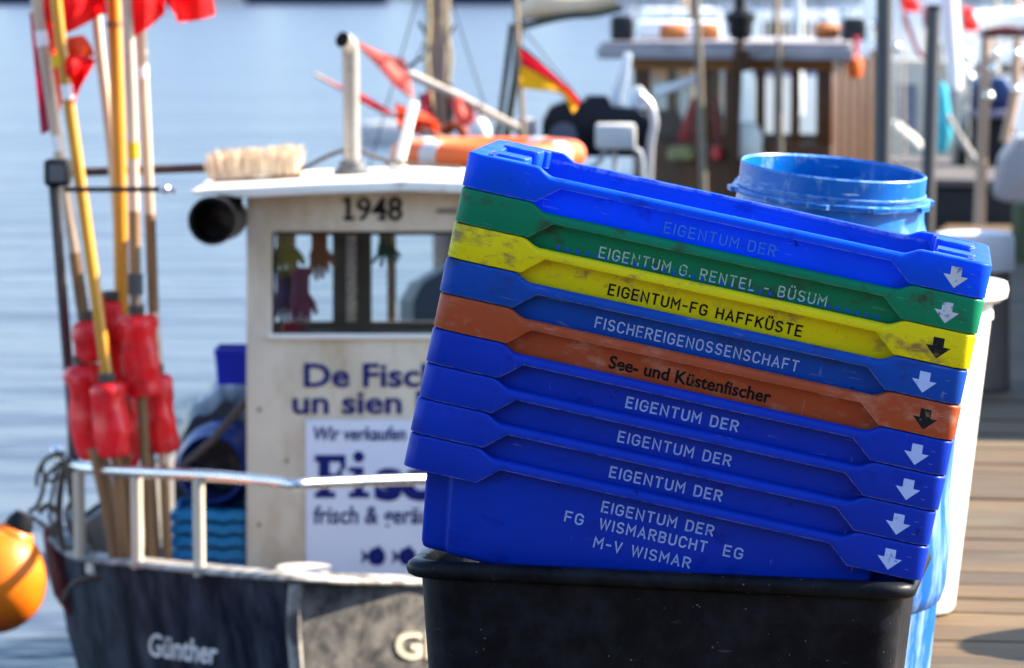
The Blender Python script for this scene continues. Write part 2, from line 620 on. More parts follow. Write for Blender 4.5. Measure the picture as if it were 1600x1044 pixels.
def crate_mesh(tongues):
    mb = MB()
    a, b, rc = CL / 2, CD / 2, 0.023
    ys = (0.1, 0.2, 0.3)

    def facet(u):
        q = abs(u)
        return 0.0012 * min(1, max(0, (0.2893 - q) / 0.004)) * min(1, max(0, (q - 0.2545) / 0.003))

    def ring(iu, iw, zfun, fk=0.0):
        pts = rrect(a - iu, b - iw, max(rc - iw, 0.002), US, ys, 6, 0, b)
        return [Vector((x, y + (fk * facet(x) * (1 if y < b else -1) if on_long(x, y) else 0), zfun(x, y))) for x, y in pts]

    def on_long(x, y):
        return abs(x) < a - 0.02

    zt = lambda x, y: rim_top(x) if on_long(x, y) else 0.0
    zb = lambda x, y: rim_bot(x) if on_long(x, y) else -0.0530
    TW, TU = 0.0175, 0.033
    sec = [
        (0.0005, 0.0005, lambda x, y: zb(x, y), 1.0),
        (-0.0, 0.0, lambda x, y: zb(x, y) + 0.0012, 1.0),
        (0.0, 0.0, lambda x, y: max(zb(x, y) + 0.002, -0.0245)),
        *[(('r', 1 - math.sin(q_)), ('r', 1 - math.sin(q_)), None, q_) for q_ in (0.0, 0.32, 0.64, 0.96, 1.28, math.pi / 2)],
        (TU - 0.004, TW - 0.004, lambda x, y: zt(x, y)),
        (TU - 0.001, TW - 0.001, lambda x, y: zt(x, y) - 0.0012),
        (TU, TW, lambda x, y: zt(x, y) - 0.004),
        (TU, TW, lambda x, y: zb(x, y) + 0.001),
    ]
    def rad(x, y):
        return 0.0042 + (0.0050 * (1 - sstep((abs(x) - 0.270) / 0.030)) if on_long(x, y) else 0)

    rings = []
    for s_ in sec:
        if isinstance(s_[0], tuple):
            q_ = s_[3]
            base = rrect(a, b, rc, US, ys, 6, 0, b)
            inn_ = rrect(a - 0.001, b - 0.001, rc - 0.001, US, ys, 6, 0, b)
            rg = []
            for p_, i_ in zip(base, inn_):
                r_ = rad(*p_)
                d_ = (Vector(i_) - Vector(p_)).normalized() * (r_ * (1 - math.cos(q_)))
                rg.append(Vector((p_[0] + d_.x, p_[1] + d_.y, zt(*p_) - r_ * (1 - math.sin(q_)))))
            rings.append(rg)
        else:
            rings.append(ring(*s_))
    mb.loft(rings, closed=True)
    # body: notched outline, tapering; outer and inner skins
    TAP = 0.124

    def outline(v, skin):
        iu = 0.0305 + TAP * (-0.03 - v) + skin
        iw = 0.0165 + TAP * (-0.03 - v) + skin
        A, B = a - iu, b - iw
        nu, nw = 0.041, 0.020
        poly = [(-A + nu, -B), (A - nu, -B), (A - nu, -B + nw), (A, -B + nw), (A, B - nw), (A - nu, B - nw), (A - nu, B), (-A + nu, B), (-A + nu, B - nw), (-A, B - nw), (-A, -B + nw), (-A + nu, -B + nw)]
        return [Vector((x, y + b, v)) for x, y in [p[:2] for p in round_poly([(*q,) for q in poly], 0.007, 3)]]
    rings = [outline(-0.0135, 0), outline(-0.06, 0), outline(-0.12, 0), outline(-CH + 0.012, 0), outline(-CH + 0.004, 0.0022), outline(-CH + 0.001, 0.006), outline(-CH, 0.011)]
    mb.loft(rings, (False, True))
    mb.loft([outline(-0.0135, 0.0), outline(-0.0135, 0.0030), outline(-0.06, 0.0030), outline(-CH + 0.004, 0.004)], (False, True))
    # corner webs between rim and notches
    for sx in (-1, 1):
        for y0 in (0.012, CD - 0.045):
            x0, x1 = sorted((sx * (a - 0.078), sx * (a - 0.028)))
            mb.box((x0, y0, -0.034), (x1, y0 + 0.033, -0.0308))
    if tongues:
        for sx in (-1, 1):
            def plate(y0, y1, ln, z0, z1, r):
                x0, x1 = sorted((sx * (a - 0.026), sx * (a - ln)))
                poly = [(x0, y0), (x1, y0), (x1, y1), (x0, y1)]
                rp = round_poly(poly, r, 4)
                inn = [((p[0] - (x0 + x1) / 2) * 0.955 + (x0 + x1) / 2, (p[1] - (y0 + y1) / 2) * 0.92 + (y0 + y1) / 2) for p in rp]
                mb.loft([[Vector((x, y, z0)) for x, y in rp], [Vector((x, y, z1 - 0.004)) for x, y in rp], [Vector((x, y, z1)) for x, y in inn]])
            plate(0.014, CD - 0.014, 0.080, -0.0335, -0.0270, 0.004)
            plate(0.100, 0.178, 0.085, -0.0275, 0.0005, 0.012)
            plate(0.272, 0.350, 0.088, -0.0275, 0.0035, 0.012)
            plate(0.0125, 0.050, 0.092, -0.0278, -0.0009, 0.008)
            plate(CD - 0.05, CD - 0.0125, 0.092, -0.0278, -0.0011, 0.008)
            # moulding nubs on the lit corner
            for q in range(5):
                mb.box((sx * (a - 0.034) - 0.004, 0.02 + q * 0.017, -0.001), (sx * (a - 0.034) + 0.004, 0.025 + q * 0.017, 0.0016))
    return mb


def wall_y(v):
    return 0.0165 + 0.124 * (-0.03 - v)


def lay(quads, mbx, proud=0.0006):
    for q in quads:
        mbx.add([Vector((p.x, wall_y(p.y) - proud, p.y)) for p in q], [tuple(range(len(q)))])


ARROW = [(-0.0085, 0.0165), (0.0085, 0.0165), (0.0085, 0.0028), (0.0195, 0.0028), (0.0, -0.0165), (-0.0195, 0.0028), (-0.0085, 0.0028)]
PALE = (0.24, 0.33, 0.62)
WHITE = (0.62, 0.66, 0.72)
INKS = {
    'pale': ink('pale_blue_print', PALE, BLUE, 0.24, 120),
    'faint': ink('faint_blue_print', (0.05, 0.20, 0.66), BLUE_SKY, 0.32),
    'worn': ink('worn_white_print', (0.36, 0.50, 0.45), GREEN, 0.42, 150),
    'grey': ink('grey_white_print', (0.30, 0.38, 0.60), BLUE_OLD, 0.25),
    'black': ink('black_print', (0.008, 0.008, 0.008), (0.25, 0.2, 0.06), 0.16),
    'white': ink('white_arrow_print', (0.34, 0.44, 0.72), BLUE, 0.22, 70),
    'chip': ink('chipped_white_print', (0.42, 0.46, 0.50), (0.05, 0.1, 0.2), 0.46, 70),
    'coal': ink('black_arrow_print', (0.012, 0.012, 0.014), (0.16, 0.11, 0.04), 0.40, 80),
}
CRATES = [
    # colour, label, text ink, text lines (text, u0, u1, baseline, cap height, stroke), arrow ink, arrow u
    ('sky', 'bright blue fish crate open on top of the leaning stack', 'faint', [('EIGENTUM DER', -.0895, .082, -.0585, .0158, .0022)], 'chip', .356),
    ('green', 'green fish crate, second from the top of the leaning stack', 'worn', [('EIGENTUM G. RENTEL - BÜSUM', -.179, .173, -.0615, .0156, .0021)], 'chip', .354),
    ('yellow', 'scuffed yellow fish crate between the green and the worn blue crate', 'black', [('EIGENTUM-FG HAFFKÜSTE', -.153, .147, -.0590, .0156, .0030)], 'coal', .353),
    ('old', 'worn blue fish crate between the yellow and the orange crate', 'grey', [('FISCHEREIGENOSSENSCHAFT', -.161, .154, -.0575, .0158, .0024)], 'white', .345),
    ('orange', 'faded orange fish crate in the middle of the leaning stack', None, [], 'coal', .356),
    ('blue', 'clean blue fish crate directly under the orange crate', 'pale', [('EIGENTUM DER', -.091, .082, -.0570, .0156, .0030)], 'white', .3555),
    ('blue', 'second clean blue fish crate below the orange crate', 'pale', [('EIGENTUM DER', -.0925, .082, -.0560, .0156, .0027)], 'white', .354),
    ('blue', 'third clean blue fish crate below the orange crate', 'pale', [('EIGENTUM DER', -.0915, .082, -.0570, .0156, .0029)], 'white', .353),
    ('blue', 'bottom blue fish crate standing in the black tub, with the longest lettering', 'pale',
     [('EIGENTUM DER', -.093, .080, -.0570, .0156, .0028), ('FG', -.1457, -.1187, -.0848, .0156, .0028), ('WISMARBUCHT', -.0915, .075, -.0840, .0156, .0028),
      ('EG', .103, .131, -.0825, .0156, .0028), ('M-V WISMAR', -.094, .0556, -.1145, .0156, .0028)], 'white', .351),
]
for i, (cn, label, ik, lines, aink, au) in enumerate(CRATES):
    up = (8 - i) * PITCH
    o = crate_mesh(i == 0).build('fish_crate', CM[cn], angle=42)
    jit = 0.0 if i in (0, 8) else random.uniform(-0.0012, 0.0012)
    o.matrix_world = STACK @ Matrix.Translation((jit, 0, up))
    tag(o, label, 'fish crate', 'fish crates in the leaning stack')
    if lines:
        mb = MB()
        for ln in lines:
            lay(stroke_text(*ln), mb)
        mb.build('lettering', INKS[ik], o, recalc=False)
    if i == 4:
        mb = MB()
        vs, fs = font_polys('See- und Küstenfischer', -.131, .122, -.0588, .0200, bold=0.024)
        mb.add([Vector((x, wall_y(y) - 0.0006, y)) for x, y in vs], fs)
        mb.build('lettering', INKS['black'], o, recalc=False)
    if i == 1:
        mb = MB()
        for q in range(34):
            u = -0.245 + q * 0.0150
            vv = -0.0635
            lay([[Vector((u, vv)), Vector((u + 0.0052, vv)), Vector((u + 0.0052, vv + 0.0060)), Vector((u, vv + 0.0060))]], mb, 0.0003)
        mb.build('drain_hole_row', mat('blue_behind_holes', (0.004, 0.06, 0.55), 0.5), o, recalc=False)
    mb = MB()
    sk = -0.05
    pts = [(au + x * (0.97 if i != 2 else 1.0) + y * sk, -0.0300 + y * 0.97) for x, y in ARROW]
    mb.add([Vector((x, -0.0002, y)) for x, y in pts], [(0, 1, 2, 6), (2, 3, 4), (2, 4, 6), (4, 5, 6)])
    mb.build('arrow_mark', INKS[aink], o, recalc=False)
    for vv in (-0.0205, -0.0400):
        MB().box((0.3765, -0.0007, vv), (0.3830, 0.002, vv + 0.0008)).build('moulding_tick', INKS['tick_' + cn] if 'tick_' + cn in INKS else INKS.setdefault('tick_' + cn, mat('tick_' + cn, tuple(min(1, x * 0.8 + 0.10) for x in CRC[cn]), 0.4)), o)

# ------------------------------------------------------------------ black tub
M_tub = mat('black_tub_plastic', (0.0020, 0.0025, 0.0040), 0.42, spec=0.10, var=0.3, scale=7, wear=(0.013, 0.0145, 0.020), wear_amt=0.42, wear_scale=13, wear_soft=0.17,
            scratches=(((0.030, 0.030, 0.034), (2.5, 2, 9), 7.0, 0.7), ((0.028, 0.028, 0.032), (8, 2, 2.2), 6.0, 0.6)), edge=(0.05, 0.052, 0.06), speck=(0.10, 0.096, 0.09), speck_scale=125, speck_amt=0.04, bump=0.0012, bscale=90)
TUB_R = Euler((-0.02984, 0.02537, -0.14579), 'XYZ')
mb = MB()
TL, TD = 0.789, 0.56


def tring(ins, z, r=0.05):
    return [Vector((x, y, z)) for x, y in rrect(TL / 2 - ins, TD / 2 - ins, r, (-.2, 0, .2), (.2, .35), 8, 0, TD / 2)]


prof = [(0.075, -0.47), (0.068, -0.478), (0.028, -0.020), (0.026, -0.022), (0.010, -0.0255), (0.003, -0.022), (0.0, -0.014), (0.002, -0.005), (0.008, 0.0), (0.020, 0.0015), (0.028, -0.003), (0.034, -0.015), (0.072, -0.455)]
prof = [(0.062, -0.478), (0.0215, -0.030), (0.0215, -0.024), (0.010, -0.0265), (0.003, -0.022), (0.0, -0.014), (0.002, -0.005), (0.008, 0.0), (0.020, 0.0015), (0.028, -0.003), (0.034, -0.015), (0.074, -0.462)]
mb.loft([tring(i_, z_, 0.05 if i_ < 0.024 else 0.032) for i_, z_ in prof], (True, True))
tub = mb.build('plastic_tub', M_tub, angle=50)
tub.location = (0.2202, 6.4522, 0.4803)
tub.rotation_euler = TUB_R
tag(tub, 'black rectangular plastic tub under the leaning crates', 'tub')

# ------------------------------------------------------------------ blue barrel
M_barrel = mat('blue_barrel_plastic', (0.0006, 0.112, 0.42), 0.34, spec=0.3, var=0.15, scale=6, wear=(0.25, 0.42, 0.66), wear_amt=0.24, wear_scale=19, wear_stretch=(1, 1, 0.6), wear_soft=0.1, scratches=(((0.35, 0.5, 0.7), (2, 2, 16), 9.0, 0.9),), edge=(0.25, 0.42, 0.66), bump=0.0008, bscale=60)
mb = MB()
B0 = P(1303, 261, 8.0)
BS = 8.0 / F
rn, rb = 146 * BS, 234 * BS
prof = [(rn * 0.985, 0.0), (rn, -0.003), (rn, -0.020), (rn, -0.036), (rn + 0.003, -0.0375), (rn + 0.003, -0.041), (rn, -0.0425), (rn, -0.046), (rn + 0.010, -0.048), (rn + 0.0115, -0.052), (rn + 0.010, -0.058), (rn + 0.001, -0.061),
        (rn + 0.003, -0.085), (rn + 0.014, -0.118), (rn + 0.036, -0.150), (rb - 0.020, -0.185), (rb - 0.006, -0.215), (rb - 0.001, -0.26), (rb - 0.001, -0.60), (rb + 0.006, -0.65), (rb + 0.010, -0.69), (rb + 0.010, -0.77), (rb + 0.004, -0.795), (rb - 0.002, -0.80), (rb - 0.003, -0.98), (rb - 0.02, -1.0), (0.0, -1.0)]
inner = [(0.0, -0.97), (rb - 0.03, -0.97), (rb - 0.012, -0.9), (rb - 0.012, -0.26), (rb - 0.03, -0.19), (rn + 0.002, -0.11), (rn - 0.006, -0.08), (rn - 0.006, -0.004), (rn * 0.985, 0.0)]
M_barrelw = mat('scratched_barrel_plastic', (0.0006, 0.088, 0.35), 0.4, spec=0.3, var=0.12, scale=6, wear=(0.24, 0.38, 0.58), wear_amt=0.42, wear_scale=15, wear_stretch=(1.4, 1.4, 0.28), wear_soft=0.1, bump=0.0008, bscale=60)
cut = 16
mb.lathe(list(reversed(prof[:cut])) + list(reversed(inner)), 96, caps=(False, False))
for kk in range(10):
    an = kk * 2 * math.pi / 10 + 0.12
    Mx = Matrix.Rotation(an, 4, 'Z')
    mb.prism([(rn + 0.006, -0.022, -0.0482), (rn + 0.020, -0.017, -0.0490), (rn + 0.020, 0.017, -0.0490), (rn + 0.006, 0.022, -0.0482)], (0, 0, -0.0085), Mx)
bar = mb.build('blue_barrel', M_barrel, angle=40)
bar.location = B0
bar.rotation_euler = (R(4.6), R(5.1), 0)
MB().lathe(list(reversed(prof[cut - 1:])), 96, caps=(True, False)).build('body', M_barrelw, bar, angle=40)
tag(bar, 'open blue plastic barrel with a wide neck standing behind the crates', 'barrel')

# ------------------------------------------------------------------ white bin
M_bin = mat('white_bin_plastic', (0.74, 0.72, 0.64), 0.5, var=0.05, scale=5, wear=(0.50, 0.43, 0.29), wear_amt=0.30, wear_scale=10)
mb = MB()
YB = 9.25
sB = YB / F
c_top = P(1400, 440, YB)
rt = 168 * sB
hb = c_top.z
mb.lathe([(0, 0.02), (rt * 0.55, 0.0), (rt * 0.575, 0.01), (rt * 0.90, hb - 0.05), (rt * 0.97, hb - 0.045), (rt * 1.03, hb - 0.035), (rt * 1.045, hb - 0.02), (rt * 1.03, hb - 0.004), (rt * 0.985, hb), (rt * 0.90, hb - 0.006), (rt * 0.88, hb - 0.03), (rt * 0.55, 0.025), (0, 0.028)], 72, caps=(False, False))
mb.lathe([(rt * 0.87, hb - 0.085), (rt * 0.905, hb - 0.082), (rt * 0.905, hb - 0.068), (rt * 0.87, hb - 0.065)], 72, caps=(False, False))
o = mb.build('waste_bin', M_bin)
o.location = (c_top.x, YB, 0.004)
tag(o, 'tall white round plastic bin on the pier behind the blue barrel', 'bin')

# unseen drum and locker, added off-frame to cast shade on the planks
o = MB().lathe([(0, 0.0), (0.27, 0.0), (0.285, 0.03), (0.285, 0.3), (0.295, 0.32), (0.285, 0.34), (0.285, 0.62), (0.295, 0.64), (0.285, 0.66), (0.285, 0.9), (0.25, 0.95), (0.19, 0.96), (0.0, 0.955)], 48, caps=(False, False)).build('blue_drum', M_barrel)
o.location = (2.46, 9.02, 0.004)
tag(o, 'closed blue drum on the pier planks outside the picture', 'drum')
# quay and brick block added behind the camera to close the low sky off
M_brick = mat('dark_harbour_brick', (0.10, 0.055, 0.04), 0.85, var=0.3, scale=2)
mb = MB()
mb.box((-40, -30, -3), (40, -9.2, -0.06))
tag(mb.build('quay', mat('quay_stone', (0.24, 0.22, 0.20), 0.85)), kind='structure')
wh = thing('warehouse', 'dark brick harbour warehouse on the quay behind the photographer', 'warehouse', (0, -16, -0.055))
MB().box((-24, -10, 0), (24, 0, 6.0)).build('wall', M_brick, wh)
MB().prism([(-24.4, 0.4, 6.003), (-24.4, -10.4, 6.003), (-24.4, -5, 8.6)], (48.8, 0, 0)).build('roof', M_brick, wh)
mb = MB()
for q in range(7):
    mb.box((-21 + q * 6, 0.005, 0.4), (-19 + q * 6, 0.06, 3.0))
mb.build('doors', M_tarwood, wh)
lk = thing('shade_locker', 'grey timber storage locker on the pier outside the picture', 'locker', (2.12, 13.1, 0.003), (0, 0, deck.rotation_euler.z))  # unseen, added to throw its shade across the far planks
M_lock = mat('grey_locker_timber', (0.22, 0.21, 0.19), 0.8, scale=5, stretch=(1, 8, 1), var=0.3)
MB().box((0, 0, 0), (1.0, 8.0, 1.02)).build('body', M_lock, lk, bevel=0.01)
MB().prism([(-0.04, -0.04, 1.024), (1.04, -0.04, 1.024), (1.04, -0.04, 1.09), (-0.04, -0.04, 1.06)], (0, 8.08, 0)).build('lid', M_lock, lk, bevel=0.006)

# mooring piles on the pier
M_pile = mat('weathered_pile', (0.17, 0.135, 0.11), 0.85, scale=7, stretch=(1, 1, 0.15), var=0.35, bump=0.004, bscale=20)
M_cap = mat('white_pile_cap', (0.60, 0.60, 0.60), 0.55, var=0.06)
YP = 14.2
b0 = P(1520, 600, YP)
pl = thing('mooring_pile', 'brown mooring pile with a wide white cap beyond the white bin', 'pile', (b0.x, YP, 0.004))
rr = S(58, YP)
zc = P(1520, 424, YP).z
zt_ = P(1520, 364, YP).z
MB().lathe([(0, 0), (rr * 1.0, 0), (rr * 0.97, zc - 0.002), (0, zc - 0.002)], 32, caps=(False, False)).build('post', M_pile, pl)
MB().lathe([(0, zc), (rr * 1.09, zc), (rr * 1.1, zc + 0.01), (rr * 1.09, zt_ - 0.02), (rr * 1.02, zt_ - 0.004), (rr * 0.8, zt_), (0, zt_ + 0.003)], 32, caps=(False, False)).build('cap', M_cap, pl)
YP = 20.5
M_gpile = mat('mossy_pile', (0.075, 0.085, 0.045), 0.9, scale=6, var=0.4)
b0 = P(1625, 500, YP)
o = MB().lathe([(0, -1.6), (S(48, YP), -1.6), (S(46, YP), P(1600, 318, YP).z), (0, P(1600, 318, YP).z + 0.01)], 24, caps=(False, False)).build('mossy_pile', M_gpile)
o.location = (b0.x, YP, 0)
tag(o, 'dark green mossy timber pile at the right edge of the pier', 'pile')
M_galv = mat('galvanised_steel', (0.085, 0.083, 0.085), 0.6, metal=0.2, var=0.15, scale=3, stretch=(1, 1, 0.3))
for (xa, ya, xb, yb, Y, wd, lb) in ((1383, -60, 1377, 420, 19.5, 27, 'thick grey steel mooring post left of the turquoise oilskin'), (1459, 14, 1446, 420, 20.2, 22, 'thin dark grey steel mooring post with its top in the picture')):
    a_, b_ = P(xa, ya, Y), P(xb, yb, Y)
    t_ = thing('mooring_post', lb, 'mooring post', (b_.x, Y, b_.z), group='steel mooring posts')
    MB().tube([b_ + Vector((0, 0, -1.3)), b_, a_], S(wd / 2, Y), 20).build('shaft', M_galv, t_, world=True)
    MB().tube([a_, a_ + Vector((0, 0, 0.012)), a_ + Vector((0, 0, 0.02))], [S(wd / 2 + 1.5, Y), S(wd / 2 + 1.5, Y), S(wd / 3, Y)], 20).build('cap', M_tub, t_, world=True)

# ------------------------------------------------------------------ first boat: helpers, materials
def PP(p, Y=None):
    return P(p[0], p[1], p[2] if len(p) > 2 else Y)


def ptube(mb, pts, Y, r_px, seg=12):
    w_ = [PP(p, Y) for p in pts]
    ys = [(p[2] if len(p) > 2 else Y) for p in pts]
    rs = list(r_px) if isinstance(r_px, (list, tuple)) else [r_px] * len(pts)
    if len(rs) != len(pts):
        m_ = len(rs) - 1
        q_ = [i * m_ / (len(pts) - 1) for i in range(len(pts))]
        rs = [rs[int(min(x, m_ - 1e-6))] * (1 - (x - int(min(x, m_ - 1e-6)))) + rs[min(m_, int(min(x, m_ - 1e-6)) + 1)] * (x - int(min(x, m_ - 1e-6))) for x in q_]
    return mb.tube(w_, [S(r, y) for r, y in zip(rs, ys)], seg)


def pprism(mb, poly, Y, depth):
    return mb.prism([P(x, y, Y) for x, y in poly], (0, depth, 0))


def pbox(mb, x0, y0, x1, y1, Y, depth):
    a_, b_ = P(x0, y1, Y), P(x1, y0, Y)
    return mb.box((a_.x, Y, a_.z), (b_.x, Y + depth, b_.z))


def smooth_path(pts, n=5):
    """Catmull-Rom through 2- or 3-tuples"""
    out = []
    q = [Vector(p) for p in pts]
    q = [q[0] * 2 - q[1]] + q + [q[-1] * 2 - q[-2]]
    for i in range(1, len(q) - 2):
        for k in range(n):
            t = k / n
            out.append(tuple(0.5 * ((2 * q[i]) + (q[i + 1] - q[i - 1]) * t + (2 * q[i - 1] - 5 * q[i] + 4 * q[i + 1] - q[i + 2]) * t * t + (3 * q[i] - q[i - 1] - 3 * q[i + 1] + q[i + 2]) * t ** 3)))
    out.append(tuple(q[-2]))
    return out


def face_text(text, x0, x1, base, cap, Y, m, parent, name='lettering', bold=0.0, shear=0.0, extra=(), surf=None, slope=0.0, proud=0.004):
    """outline lettering laid on the plane at distance Y, or on the surface found by a ray"""
    vs, fs = font_polys(text, x0, x1, 0.0, cap, bold, shear)
    vs, fs = list(vs), list(fs)
    for poly in extra:
        o_ = len(vs)
        vs += [(x, base - y) for x, y in poly]
        fs.append(tuple(range(o_, o_ + len(poly))))
    mb = MB()
    pts = []
    for x, y in vs:
        px, py = x, base - y + (x - x0) * slope
        if surf is None:
            pts.append(P(px, py, Y - proud))
        else:
            d = ray(px, py).normalized()
            hit = surf.ray_cast(ORG, d)
            pts.append(hit[0] - d * 0.005)
    mb.add(pts, fs)
    return mb.build(name, m, parent, world=True, recalc=False)


M_cream = mat('cream_boat_paint', (0.63, 0.53, 0.40), 0.5, var=0.07, scale=3, wear=(0.40, 0.28, 0.16), wear_amt=0.32, wear_scale=8, wear_stretch=(1, 1, 0.4), wear_soft=0.15, bump=0.0015, bscale=14)
M_roofw = mat('white_roof_paint', (0.74, 0.70, 0.62), 0.5, var=0.08, scale=4, wear=(0.30, 0.20, 0.12), wear_amt=0.2, wear_scale=11)
M_hull = mat('navy_hull_paint', (0.0025, 0.0042, 0.011), 0.5, spec=0.05, var=0.4, scale=3, wear=(0.060, 0.066, 0.085), wear_amt=0.44, wear_scale=7, wear_stretch=(1, 1, 0.4), wear_soft=0.14, scratches=(((0.10, 0.10, 0.11), (6, 6, 0.8), 4.0, 0.8),))
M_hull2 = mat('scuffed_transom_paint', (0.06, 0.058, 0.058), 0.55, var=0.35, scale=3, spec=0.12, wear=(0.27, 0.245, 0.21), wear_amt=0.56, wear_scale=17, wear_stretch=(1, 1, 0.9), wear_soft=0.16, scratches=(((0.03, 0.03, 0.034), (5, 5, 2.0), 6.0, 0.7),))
M_gun = mat('worn_white_gunwale', (0.36, 0.33, 0.29), 0.55, var=0.25, scale=6, wear=(0.09, 0.08, 0.075), wear_amt=0.6, wear_scale=9)
M_steel = mat('brushed_stainless', (0.62, 0.61, 0.60), 0.28, metal=1.0, var=0.06, scale=5)
M_postw = mat('cream_rail_post', (0.54, 0.45, 0.33), 0.45, var=0.08)
M_dark = mat('dark_boat_fittings', (0.010, 0.010, 0.012), 0.5, spec=0.15, var=0.3)
M_deckb = mat('boat_deck_grey', (0.14, 0.13, 0.12), 0.8, var=0.3)
M_navytxt = mat('navy_sign_paint', (0.010, 0.014, 0.115), 0.6, spec=0.08)
M_board = mat('white_sign_board', (0.62, 0.63, 0.70), 0.45, var=0.03)
M_wtxt = mat('white_hull_lettering', (0.60, 0.60, 0.60), 0.6)
M_ytxt = mat('cream_hull_lettering', (0.70, 0.62, 0.44), 0.6)
M_blktxt = mat('black_year_paint', (0.014, 0.013, 0.012), 0.6, spec=0.08, wear=(0.2, 0.17, 0.13), wear_amt=0.2, wear_scale=30)
M_rope = mat('brown_rope', (0.11, 0.085, 0.065), 0.9, var=0.4, scale=40)
M_red_stem = mat('dark_red_stem', (0.10, 0.012, 0.010), 0.6, var=0.3)


def glass_mat():
    m = bpy.data.materials.new('window_glass')
    m.use_nodes = True
    n, l = m.node_tree.nodes, m.node_tree.links
    n.remove(n['Principled BSDF'])
    t_, g_, mx_, fr = n.new('ShaderNodeBsdfTransparent'), n.new('ShaderNodeBsdfGlossy'), n.new('ShaderNodeMixShader'), n.new('ShaderNodeFresnel')
    t_.inputs[0].default_value = (0.93, 0.96, 0.96, 1)
    g_.inputs['Roughness'].default_value = 0.03
    fr.inputs[0].default_value = 1.40
    l.new(fr.outputs[0], mx_.inputs[0]); l.new(t_.outputs[0], mx_.inputs[1]); l.new(g_.outputs[0], mx_.inputs[2])
    l.new(mx_.outputs[0], n['Material Output'].inputs[0])
    return m


M_glass = glass_mat()

boat = thing('fishing_boat', 'small navy and cream fishing boat with an arched white wheelhouse roof', 'fishing boat', P(635, 900, 13.2))
Tp = [(82, 838, 13.35), (104, 862, 13.15), (135, 877, 12.95), (220, 886, 12.55), (320, 896, 12.2), (455, 908, 11.8), (640, 914, 12.05), (900, 918, 12.55), (1010, 908, 13.2)]
top = [PP(p) for p in Tp] + [Vector((0.42, 15.6, -0.30)), Vector((-0.4, 16.4, -0.28)), Vector((-1.1, 15.6, -0.25))]
cen = Vector((-0.3, 13.9, 0))


def hull_ring(z, k):
    out = []
    for p in top:
        d = Vector((p.x - cen.x, p.y - cen.y, 0))
        q = Vector((cen.x, cen.y, 0)) + d * k
        out.append(Vector((q.x, q.y, (p.z + z) if z is not None and z > -1 else WZ - 0.25)))
    return out


mb = MB()
r0 = [p.copy() for p in top]
mid1, mid2 = hull_ring(-0.3, 0.965), hull_ring(None, 0.82)
mb.loft([r0, mid1, mid2], (False, True))
HBVH = BVHTree.FromPolygons([tuple(p) for p in mb.v], mb.f[:-1])
inn = hull_ring(0.0, 0.955)
mb2 = MB().loft([hull_ring(0.0, 0.975), inn, [Vector((p.x, p.y, -0.50)) for p in inn]], (False, True))
hull = mb.build('hull', M_hull, boat, world=True, angle=25)
mb2.build('deck', M_deckb, boat, world=True, angle=25)
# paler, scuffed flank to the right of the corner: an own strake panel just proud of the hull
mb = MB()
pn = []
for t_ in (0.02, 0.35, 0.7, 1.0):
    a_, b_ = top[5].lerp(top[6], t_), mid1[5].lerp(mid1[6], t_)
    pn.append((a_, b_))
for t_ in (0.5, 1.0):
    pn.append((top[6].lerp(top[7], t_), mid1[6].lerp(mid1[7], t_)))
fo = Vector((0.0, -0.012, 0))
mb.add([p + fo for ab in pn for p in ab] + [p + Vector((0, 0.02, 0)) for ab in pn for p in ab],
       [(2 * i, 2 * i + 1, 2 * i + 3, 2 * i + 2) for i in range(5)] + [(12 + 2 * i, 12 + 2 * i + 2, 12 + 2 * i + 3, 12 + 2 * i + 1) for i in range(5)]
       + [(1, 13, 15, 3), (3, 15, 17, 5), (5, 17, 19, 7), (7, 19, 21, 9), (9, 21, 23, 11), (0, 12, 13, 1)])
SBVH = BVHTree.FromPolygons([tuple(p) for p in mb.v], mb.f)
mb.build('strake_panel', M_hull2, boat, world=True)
mb = MB()
ptube(mb, [(462, 912, 11.79), (458, 980, 11.83), (464, 1044, 11.87), (472, 1120, 11.95)], 0, 11, 8)
mb.build('corner_strip', M_gun, boat, world=True)
mb = MB()
ptube(mb, [(80, 828, 13.32), (90, 880, 13.28), (100, 925, 13.26), (112, 960, 13.25)], 0, [14, 18, 17, 6], 10)
mb.build('stem_post', M_red_stem, boat, world=True)
mb = MB()
rings = []
gp = smooth_path([tuple(p) for p in top[:9]], 4)
for i, p in enumerate(gp):
    p = Vector(p)
    d = Vector((p.x - cen.x, p.y - cen.y, 0)).normalized()
    rings.append([p + d * 0.025 + Vector((0, 0, 0.002)), p + d * 0.028 + Vector((0, 0, 0.009)), p + d * 0.015 + Vector((0, 0, 0.018)), p - d * 0.07 + Vector((0, 0, 0.018)), p - d * 0.07 + Vector((0, 0, 0.002))])
mb.loft(rings)
mb.build('gunwale', M_gun, boat, world=True)
rail = MB()
rp = smooth_path([(88, 704, 13.32), (94, 716, 13.25), (108, 725, 13.1), (140, 733, 12.9), (215, 738, 12.55), (330, 744, 12.2), (430, 753, 11.88), (462, 757, 11.8), (500, 755, 11.85), (660, 749, 12.08), (900, 748, 12.57)], 4)
ptube(rail, rp, 0, 9.0, 14)
rail = rail.build('railing', M_steel, boat, world=True)
for (x, ya, yb, Y) in ((125, 737, 872, 12.98), (215, 745, 888, 12.56), (312, 750, 900, 12.23), (800, 757, 915, 12.37)):
    mb = MB()
    ptube(mb, [(x - 2, ya, Y), (x, yb, Y)], Y, 9.5, 12)
    mb.build('rail_post', M_postw, rail, world=True)
